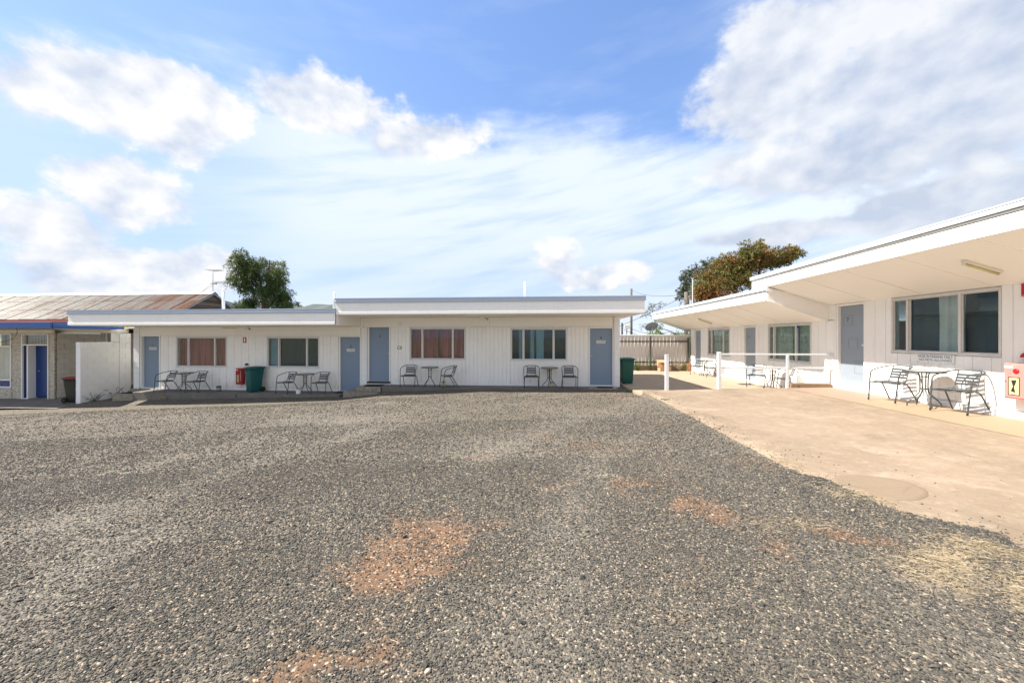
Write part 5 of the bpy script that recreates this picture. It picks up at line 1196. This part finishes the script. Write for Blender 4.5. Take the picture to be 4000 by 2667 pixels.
# ------------------------------------------------------------------ trees: trunk, limbs and leaf crowns
def leaves_mesh(name, C, Dr, L, Wd, m, tone):
    """C centres, Dr leaf directions, L lengths, Wd widths: each leaf a bent pair of triangles"""
    n = len(C); R_ = RNG.normal(size=(n, 3)); S_ = np.cross(Dr, R_); S_ /= np.linalg.norm(S_, axis=1)[:, None]+1e-9
    A = C; B = C+Dr*(L*.45)[:, None]+S_*(Wd*.5)[:, None]; E_ = C+Dr*L[:, None]; G_ = C+Dr*(L*.45)[:, None]-S_*(Wd*.5)[:, None]
    V = np.stack([A, B, E_, G_], 1).reshape(-1, 3); F = np.arange(n*4).reshape(-1, 4)
    me = bpy.data.meshes.new(name); me.vertices.add(len(V)); me.vertices.foreach_set('co', V.ravel().astype(np.float32))
    me.loops.add(n*4); me.loops.foreach_set('vertex_index', F.ravel().astype(np.int32)); me.polygons.add(n); me.polygons.foreach_set('loop_start', (np.arange(n)*4).astype(np.int32))
    me.materials.append(M[m]); me.update(calc_edges=True); me.validate()
    at = me.attributes.new('tone', 'FLOAT', 'FACE'); at.data.foreach_set('value', tone.astype(np.float32)); return me
def tree(name, lab, base, trunk, clumps, lm, twigs, lpt, droop, ls, lw, grp, spread=.35, tonef=None, tr=.16):
    r = empty(name, base, lab, 'tree', grp); b = MB()
    ends = []
    for (pts, r0, r1) in trunk:
        s_ = spline(pts, 6); n = len(s_); b.tube(s_, [r0+(r1-r0)*k/(n-1) for k in range(n)], 9); ends += s_[n//3:]
    Cc, Dd, LL, WW, TT = [], [], [], [], []
    for (c_, rad) in clumps:
        c_ = Vector(c_); e = min(ends, key=lambda q: (q-c_).length + max(0, q.z-c_.z)*2)
        mid = e.lerp(c_, .55)+Vector((random.uniform(-.2, .2), random.uniform(-.2, .2), .12*(c_-e).length)); s_ = spline([e, mid, c_], 4); k0 = max(.016, .010+.018*(c_-e).length)
        b.tube(s_, [k0*(1-.72*k/(len(s_)-1)) for k in range(len(s_))], 5, caps=False)
        ctone = random.random()
        for _ in range(int(twigs*(rad/.6)**1.6)+3):
            d = Vector((random.gauss(0, 1), random.gauss(0, 1), random.gauss(0, 1)*.8)).normalized(); p0 = c_+d*rad*random.random()**.5*.85
            out = (d+Vector((0, 0, .25))).normalized(); ln = rad*random.uniform(.5, 1.0)*spread*2.2
            if random.random() < .18: b.tube([c_, c_.lerp(p0, .6), p0], [.012, .009, .005], 4, caps=False)
            for k in range(lpt):
                f = k/lpt; p = p0+out*ln*f-Vector((0, 0, droop*ln*f*f))+Vector((random.gauss(0, .05), random.gauss(0, .05), random.gauss(0, .05)))
                dirv = (out*(1-f*.7)+Vector((random.gauss(0, .6), random.gauss(0, .6), random.gauss(0, .5)-droop*(.25+f*.9)))).normalized()
                Cc.append(p); Dd.append(dirv); LL.append(ls*random.uniform(.6, 1.25)); WW.append(lw*random.uniform(.7, 1.2)); TT.append((tonef or (lambda a, q, z: a))(ctone*.5+random.random()*.5, p, c_))
    b.build('trunk', 'bark', r)
    o_ = Vector(base); C = np.array([tuple(v-o_) for v in Cc])
    me = leaves_mesh('crown', C, np.array([tuple(v) for v in Dd]), np.array(LL), np.array(WW), lm, np.array(TT)); linkobj('crown', me, r); return r
# weeping gum behind the lower roof (clump list: offsets from its trunk, in metres)
q = [(750,190,105),(700,340,150),(555,320,70),(860,320,110),(1080,290,115),(1160,400,105),(950,450,120),(600,520,115),(555,640,90),(720,620,135),(870,560,90),(1050,600,130),(1200,560,115),(1330,500,60),(1390,620,100),(1250,720,125),(1100,770,110),(680,770,85),(760,890,115),(860,980,85),(1180,920,105),(1320,850,115),(1455,850,85),(1390,960,95),(1410,1050,75),(545,1050,80),(630,1100,70),(820,1080,95),(1290,1120,90),(1530,1110,80),(1010,880,60),(940,250,60),(1300,660,90),(640,420,100),(820,760,80)]
cl = [((-25.2+(x-960)*.0046, 32+random.uniform(-1.4, 1.4), 4.2+(1165-y)*.0049), r_*.0050) for x, y, r_ in q]
cl += [((a[0]*.5+b_[0]*.5+random.uniform(-.2, .2), 32+random.uniform(-1.2, 1.2), a[2]*.5+b_[2]*.5), ra*.9) for (a, ra) in cl[:] for (b_, rb) in [random.choice([q_ for q_ in cl if q_[0] != a and abs(q_[0][0]-a[0]) < 1.1 and abs(q_[0][2]-a[2]) < 1.0] or [(a, ra)])]]
cl += [((-25.2+random.uniform(-2.4, 2.4), 32+random.uniform(-1.5, 1.5), random.uniform(2.2, 4.1)), .6) for _ in range(16)]
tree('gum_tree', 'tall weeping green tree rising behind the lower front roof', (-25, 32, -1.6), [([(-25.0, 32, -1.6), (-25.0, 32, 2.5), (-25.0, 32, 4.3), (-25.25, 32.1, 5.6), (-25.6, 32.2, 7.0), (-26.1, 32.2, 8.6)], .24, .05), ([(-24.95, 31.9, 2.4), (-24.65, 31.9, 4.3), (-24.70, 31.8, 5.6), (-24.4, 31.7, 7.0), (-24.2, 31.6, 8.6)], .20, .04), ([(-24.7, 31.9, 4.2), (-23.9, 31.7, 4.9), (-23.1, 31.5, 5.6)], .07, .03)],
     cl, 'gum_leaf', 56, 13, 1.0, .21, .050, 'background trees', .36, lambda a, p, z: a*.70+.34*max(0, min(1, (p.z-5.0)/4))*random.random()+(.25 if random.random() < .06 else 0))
def bush(name, lab, base, hw, h, lm, n, ls, seedn=0):
    cl_ = [((base[0]+random.uniform(-hw, hw), base[1]+random.uniform(-.8, .8), base[2]+h*random.uniform(.35, 1)*(1-.35*abs(random.uniform(-1, 1)))), random.uniform(.35, .6)) for _ in range(n)]
    return tree(name, lab, base, [([base, (base[0]+.1, base[1], base[2]+h*.5), (base[0], base[1], base[2]+h*.8)], .09, .03)], cl_, lm, 46, 11, .3, ls, ls*.38, 'background trees', .35)
bush('shrub', 'low green bush at the left foot of the weeping tree', (-29.0, 33.5, -1.6), .9, 6.3, 'gum_leaf', 14, .2)
bush('shrub', 'olive bush at the right foot of the weeping tree', (-24.6, 35, -1.6), 1.5, 6.5, 'gum_leaf', 18, .2)
# russet tree behind the wing
q = [(1085,150,28),(1078,205,55),(930,235,75),(860,300,85),(770,330,75),(1000,290,85),(1100,280,75),(1240,260,55),(1320,250,55),(1400,245,45),(1455,262,25),(1200,320,55),(1330,320,50),(900,390,95),(790,420,85),(640,430,65),(570,480,60),(690,500,75),(840,490,95),(980,450,85),(560,570,65),(620,610,55),(530,640,45),(760,580,60),(1000,530,65),(1290,290,50),(720,420,60),(930,330,70),(1060,370,60)]
K_ = .0088; X0 = 12.7-(2700-2500)*.0209
cl = [((X0+x*K_, 34+random.uniform(-1.8, 1.8), 10.27-(y-140)*K_*.985-.45), r_*K_) for x, y, r_ in q]
cl += [((a[0]*.5+b_[0]*.5+random.uniform(-.3, .3), 34+random.uniform(-1.5, 1.5), a[2]*.5+b_[2]*.5), ra*.95) for (a, ra) in cl[:] for (b_, rb) in [random.choice([q_ for q_ in cl if q_[0] != a and abs(q_[0][0]-a[0]) < 1.6 and abs(q_[0][2]-a[2]) < 1.3] or [(a, ra)])]]
cl += [((17+random.uniform(-4, 4), 34+random.uniform(-1.5, 1.5), random.uniform(2.5, 5.5)), .7) for _ in range(14)]
tree('russet_tree', 'bushy tree with russet and green leaves behind the wing roof', (17, 34, -1.6), [([(17, 34, -1.6), (17, 34, 1.5), (16.7, 34, 4.0), (16.2, 34, 6.5), (16.0, 34, 8.0)], .30, .05), ([(17, 34, 1.5), (17.9, 33.8, 4.4), (18.1, 33.6, 7.0), (18.1, 33.6, 9.0)], .22, .04), ([(17, 34, 2.0), (15.0, 34.2, 4.5), (13.6, 34.2, 5.6)], .16, .04), ([(17.9, 33.8, 4.4), (19.6, 33.6, 6.8), (20.8, 33.6, 8.2)], .12, .03)],
     [((16.6+(a[0]-16.6)*.93, a[1], a[2]-.15), b_*1.22) for a, b_ in cl], 'rust_leaf', 50, 11, .4, .20, .08, 'background trees', .34, lambda a, p, z: a)
q = [(640,335,50),(540,400,55),(455,410,45),(440,490,55),(420,590,40),(415,650,40),(690,345,45),(500,520,55),(600,380,45),(480,600,45),(440,560,45)]
cl = [((X0*1.14+x*K_*1.12-.1, 38.5+random.uniform(-1, 1), 11.3-(y-140)*K_*1.11-.5), r_*K_*1.2) for x, y, r_ in q]
tree('grey_gum_tree', 'grey-green tree left of the russet tree', (14.3, 38.5, -1.6), [([(14.3, 38.5, -1.6), (14.3, 38.5, 3), (14.0, 38.5, 6.0), (13.8, 38.5, 8.3)], .16, .04), ([(14.3, 38.5, 3), (14.6, 38.4, 6), (15.2, 38.3, 8.6)], .10, .03)], cl, 'grey_leaf', 50, 11, .35, .23, .075, 'background trees', .38)
# thin young gum behind the dish
q = [(130,700,26),(165,720,24),(200,700,20),(100,740,26),(60,770,26),(40,800,20),(70,750,22),(20,880,14),(25,905,12),(150,780,18),(185,830,20),(110,720,18),(205,690,14),(160,840,16)]
cl = [((9.85+(x-0)*.0103, 40+random.uniform(-.6, .6), 2.2+(955-y)*.0111), r_*.0125) for x, y, r_ in q]
tree('young_gum_tree', 'thin sparse young gum behind the satellite dish', (11.5, 40, -1.6), [([(11.5, 40, -1.6), (11.5, 40, 2.2), (11.35, 40, 3.4), (11.1, 40, 4.4), (11.3, 40, 5.1)], .07, .02), ([(11.35, 40, 3.4), (10.8, 40, 4.1), (10.3, 40, 4.4)], .03, .012), ([(11.5, 40, 2.4), (12.0, 40, 3.0), (12.6, 40, 3.4)], .03, .012)], cl, 'grey_leaf', 16, 7, .5, .2, .05, 'background trees', .4)
bush('shrub', 'bright green bush behind the fence left of the wing', (8.6, 25.5, -1.2), 1.5, 3.9, 'bright_leaf', 22, .13)
bush('shrub', 'small green bush behind the fence at the motel corner', (4.9, 27, -1.2), .7, 3.4, 'bright_leaf', 9, .14)
bush('shrub', 'far dark tree top at the left edge above the rusty ridge', (-52, 34, -1.6), 1.6, 7.8, 'gum_leaf', 12, .2)

# ------------------------------------------------------------------ weeds
def weed(x, y, z, lab, stems, h, lm='weed_leaf', sp=.25, blade=False, grp='weeds'):
    r = empty('weed', (x, y, z), lab, 'weed', grp); b = MB(); Cc, Dd, LL, WW, TT = [], [], [], [], []
    for _ in range(stems):
        a = random.uniform(0, 2*PI); e = sp*random.random()**.6; hh = h*random.uniform(.45, 1.05); p0 = Vector((x+random.gauss(0, .04), y+random.gauss(0, .04), z-.01)); p1 = p0+Vector((e*math.cos(a), e*math.sin(a), hh))
        pm = p0.lerp(p1, .5)+Vector((0, 0, hh*.12)); s_ = spline([p0, pm, p1], 4); b.tube(s_, [.004*(1-.8*k/(len(s_)-1))+.001 for k in range(len(s_))], 4, caps=False)
        for k in range(4 if blade else 9):
            f = random.uniform(.15, 1); p = p0.lerp(p1, f)+Vector((0, 0, hh*.12*4*f*(1-f)*.5)); d = Vector((random.gauss(0, 1), random.gauss(0, 1), random.uniform(.0, 1.2))).normalized()
            Cc.append(p-Vector((x, y, z))); Dd.append(d); LL.append((.16 if blade else .055)*random.uniform(.6, 1.3)); WW.append((.010 if blade else .024)*random.uniform(.7, 1.2)); TT.append(random.random()*.8+.2*f)
    b.build('stem', lm, r); me = leaves_mesh('leaf_spray', np.array([tuple(v) for v in Cc]), np.array([tuple(v) for v in Dd]), np.array(LL), np.array(WW), lm, np.array(TT)); linkobj('leaf_spray', me, r)
weed(5.0, 20.75, -.06, 'tall grassy weed tuft below the dish at the fence', 40, .55, sp=.35, blade=True); weed(5.65, 20.8, -.06, 'tall seeding weed at the dark fence post', 16, 1.0, sp=.22); weed(4.3, 20.8, -.06, 'low weeds by the fence near the bin', 22, .4, sp=.3, blade=True)
weed(7.1, 20.75, -.06, 'pale dry grass tuft right of the cardboard boxes', 44, .55, lm='straw_leaf', sp=.4, blade=True); weed(7.45, 20.7, -.06, 'green weed at the fence corner by the bricks', 16, .5, sp=.2)
weed(-17.1, 13.05, -.76, 'dark trailing weed at the foot of the block wall', 14, .42, lm='gum_leaf', sp=.38); weed(-17.05, 13.75, -.70, 'thin weed further back along the block wall', 9, .42, lm='gum_leaf', sp=.3); weed(-16.9, 14.0, -.66, 'small weed beside the step at door one', 9, .26, lm='gum_leaf', sp=.2)
weed(-13.95, 12.84, -.62, 'dead brown weed growing from the walkway edge', 10, .26, lm='straw_leaf', sp=.2); weed(2.72, 12.35, -.02, 'small green weed at the corner of the concrete', 12, .09, sp=.1); weed(2.9, 9.4, .17, 'tiny weed on the edge of the concrete apron', 8, .06, sp=.08)
so, _, _ = grid_obj('soil_bed', seg((-17.3, -16.3, .12)), seg((12.75, 14.6, .15)), lambda X, Y: -.93+np.clip((X+17.3)*-.05, -.1, 0)+.20*np.exp(-((X+16.95)/.28)**2)*np.clip((Y-12.8)*1.6, 0, 1)+(fbm(X*5, Y*5, 3, 6)-.5)*.08+(Y-12.75)*.10, 'soil_dark')

# ------------------------------------------------------------------ gravel stones: too many to count
stones = bpy.data.collections.new('stone_shapes')
import bmesh
for k in range(7):
    bm = bmesh.new(); bmesh.ops.create_icosphere(bm, subdivisions=1 if k < 5 else 1, radius=1)
    rr = random.Random(k); sx, sy, sz = (rr.uniform(1.05, 1.5), rr.uniform(.7, 1.0), rr.uniform(.5, .85)) if k < 5 else (1.1, .9, .7)
    cuts = [Vector((rr.gauss(0, 1), rr.gauss(0, 1), rr.gauss(0, 1))).normalized() for _ in range(6)]
    for v in bm.verts:
        for c_ in cuts:
            dd = v.co.dot(c_)
            if dd > .5: v.co -= c_*(dd-.5)*.9
        v.co = Vector((v.co.x*sx, v.co.y*sy, v.co.z*sz))*rr.uniform(.86, 1.1)
    me = bpy.data.meshes.new('stone'); bm.to_mesh(me); bm.free(); me.materials.append(M['stone' if k < 5 else 'pale_stone'])
    if k >= 5: me.polygons.foreach_set('use_smooth', [True]*len(me.polygons))
    stones.objects.link(bpy.data.objects.new('stone_shape', me))
yaw = math.atan(125/1480)
def in_view(X, Y, m_=1.18):
    xc = X*math.cos(yaw)+Y*math.sin(yaw); zc = -X*math.sin(yaw)+Y*math.cos(yaw)
    return (zc > 1.15) & (np.abs(xc) < zc*1.352*m_+.9), zc
def scatter(x0, x1, y0, y1, dens, zlo, zhi, smin, smax, pale=0):
    n = int((x1-x0)*(y1-y0)*dens); X = RNG.uniform(x0, x1, n); Y = RNG.uniform(y0, y1, n); ok, zc = in_view(X, Y)
    ok &= (zc >= zlo) & (zc < zhi)
    xs = 2.82 + np.clip(4.6-Y, 0, 3)*.33 + (fbm(X*2.2+9, Y*2.2, 4, 3)-.5)*.60*np.clip((8-Y)/3.5, .25, 1)
    edge = np.clip((xs+.05-X)/.12, 0, 1); spill = .10*np.exp(-np.clip(X-xs, 0, 9)/.20)+.0012*np.clip((8-Y)/4, .15, 1)
    keep = np.where(X < xs, edge, 0)*(1-.86*np.clip((dirt(X, Y)+(fbm(X*7, Y*7, 4, 77)-.5)*1.2-.25)*1.35, 0, 1))*(1-.55*straw(X, Y))*np.clip(1.0-.80*fines(X, Y), .18, 1) + spill
    ok &= RNG.random(n) < keep; X, Y = X[ok], Y[ok]; S_ = smin+(smax-smin)*RNG.random(len(X))**2.2
    return X, Y, S_, np.full(len(X), pale)
parts_ = [scatter(-6.6, 6.0, .9, 4.6, 6000, 1.1, 3.0, .0044, .0105), scatter(-9.8, 6.5, 1.3, 7.2, 3200, 3.0, 5.0, .0058, .0120), scatter(-14, 3.6, 2.5, 10, 1000, 5.0, 7.6, .0085, .016), scatter(-21, 3.4, 4, 12.8, 260, 7.6, 12.6, .010, .018),
          scatter(-6.6, 6.0, .9, 4.6, 1250, 1.1, 3.0, .0025, .0065, 1), scatter(-9.8, 6.5, 1.3, 7.2, 380, 3.0, 5.0, .0038, .0080, 1), scatter(-14, 3.6, 2.5, 10, 130, 5.0, 7.6, .006, .012, 1)]
parts_ += [scatter(-5, 5.2, 1.0, 6, 14, 1.1, 6, .014, .022), scatter(-5, 5.2, 1.0, 6, 3, 1.1, 6, .014, .022, 1)]
X = np.concatenate([p[0] for p in parts_]); Y = np.concatenate([p[1] for p in parts_]); S_ = np.concatenate([p[2] for p in parts_]); PL = np.concatenate([p[3] for p in parts_])
Z = gz(X, Y); on = (X > 2.8) & (Y < 11); Z = np.where(on, np.maximum(Z, apron_z(X, Y)), Z) + S_*.38
me = bpy.data.meshes.new('gravel'); me.vertices.add(len(X)); me.vertices.foreach_set('co', np.stack([X, Y, Z], 1).ravel().astype(np.float32))
for nm, v in (('size', S_), ('turn', RNG.uniform(0, 6.28, len(X))), ('tilt', RNG.normal(0, .35, len(X)))):
    at = me.attributes.new(nm, 'FLOAT', 'POINT'); at.data.foreach_set('value', v.astype(np.float32))
at = me.attributes.new('pick', 'INT', 'POINT'); at.data.foreach_set('value', np.where(PL > 0, RNG.integers(5, 7, len(X)), RNG.integers(0, 5, len(X))).astype(np.int32))
gv = linkobj('gravel', me); tag(gv, 'loose dark gravel stones covering the parking lot', 'gravel', kind='stuff')
ng = bpy.data.node_groups.new('gravel_stones', 'GeometryNodeTree'); ng.interface.new_socket('Geometry', in_out='INPUT', socket_type='NodeSocketGeometry'); ng.interface.new_socket('Geometry', in_out='OUTPUT', socket_type='NodeSocketGeometry')
N_ = ng.nodes; gi, go = N_.new('NodeGroupInput'), N_.new('NodeGroupOutput'); ip = N_.new('GeometryNodeInstanceOnPoints'); ci = N_.new('GeometryNodeCollectionInfo')
ci.inputs['Collection'].default_value = stones; ci.inputs['Separate Children'].default_value = True; ci.inputs['Reset Children'].default_value = True
def na(nm, typ):
    n = N_.new('GeometryNodeInputNamedAttribute'); n.data_type = typ; n.inputs[0].default_value = nm; return n.outputs[0]
cx = N_.new('ShaderNodeCombineXYZ'); lk = ng.links.new
lk(na('tilt', 'FLOAT'), cx.inputs[0]); lk(na('turn', 'FLOAT'), cx.inputs[2])
er = N_.new('FunctionNodeEulerToRotation'); lk(cx.outputs[0], er.inputs[0]); cs = N_.new('ShaderNodeCombineXYZ'); sz = na('size', 'FLOAT')
for i in range(3): lk(sz, cs.inputs[i])
lk(gi.outputs[0], ip.inputs['Points']); lk(ci.outputs[0], ip.inputs['Instance']); ip.inputs['Pick Instance'].default_value = True; lk(na('pick', 'INT'), ip.inputs['Instance Index']); lk(er.outputs[0], ip.inputs['Rotation']); lk(cs.outputs[0], ip.inputs['Scale']); lk(ip.outputs[0], go.inputs[0])
md = gv.modifiers.new('stones', 'NODES'); md.node_group = ng
print('stones', len(X))
# straw and dry grass stems
n = 150000; X = RNG.uniform(1.2, 4.2, n); Y = RNG.uniform(1.9, 6.0, n); k = straw(X, Y); ok = RNG.random(n) < (k**1.6*.75+.002); X, Y = X[ok], Y[ok]
X2 = RNG.uniform(-6, 3, 500); Y2 = RNG.uniform(1.8, 8, 500); X, Y = np.concatenate([X, X2]), np.concatenate([Y, Y2])
Z = np.where(X > 2.8, np.maximum(gz(X, Y), apron_z(X, Y)), gz(X, Y))+RNG.uniform(.004, .022, len(X)); th = RNG.normal(-.1, .55, len(X)); dv = np.stack([np.cos(th), np.sin(th), RNG.normal(0, .10, len(X))], 1)
me = leaves_mesh('straw', np.stack([X, Y, Z], 1), dv, RNG.uniform(.02, .10, len(X)), RNG.uniform(.0012, .0030, len(X)), 'straw_leaf', RNG.random(len(X)))
tag(linkobj('straw', me), 'dry straw lying along the edge of the concrete', 'straw', kind='stuff')
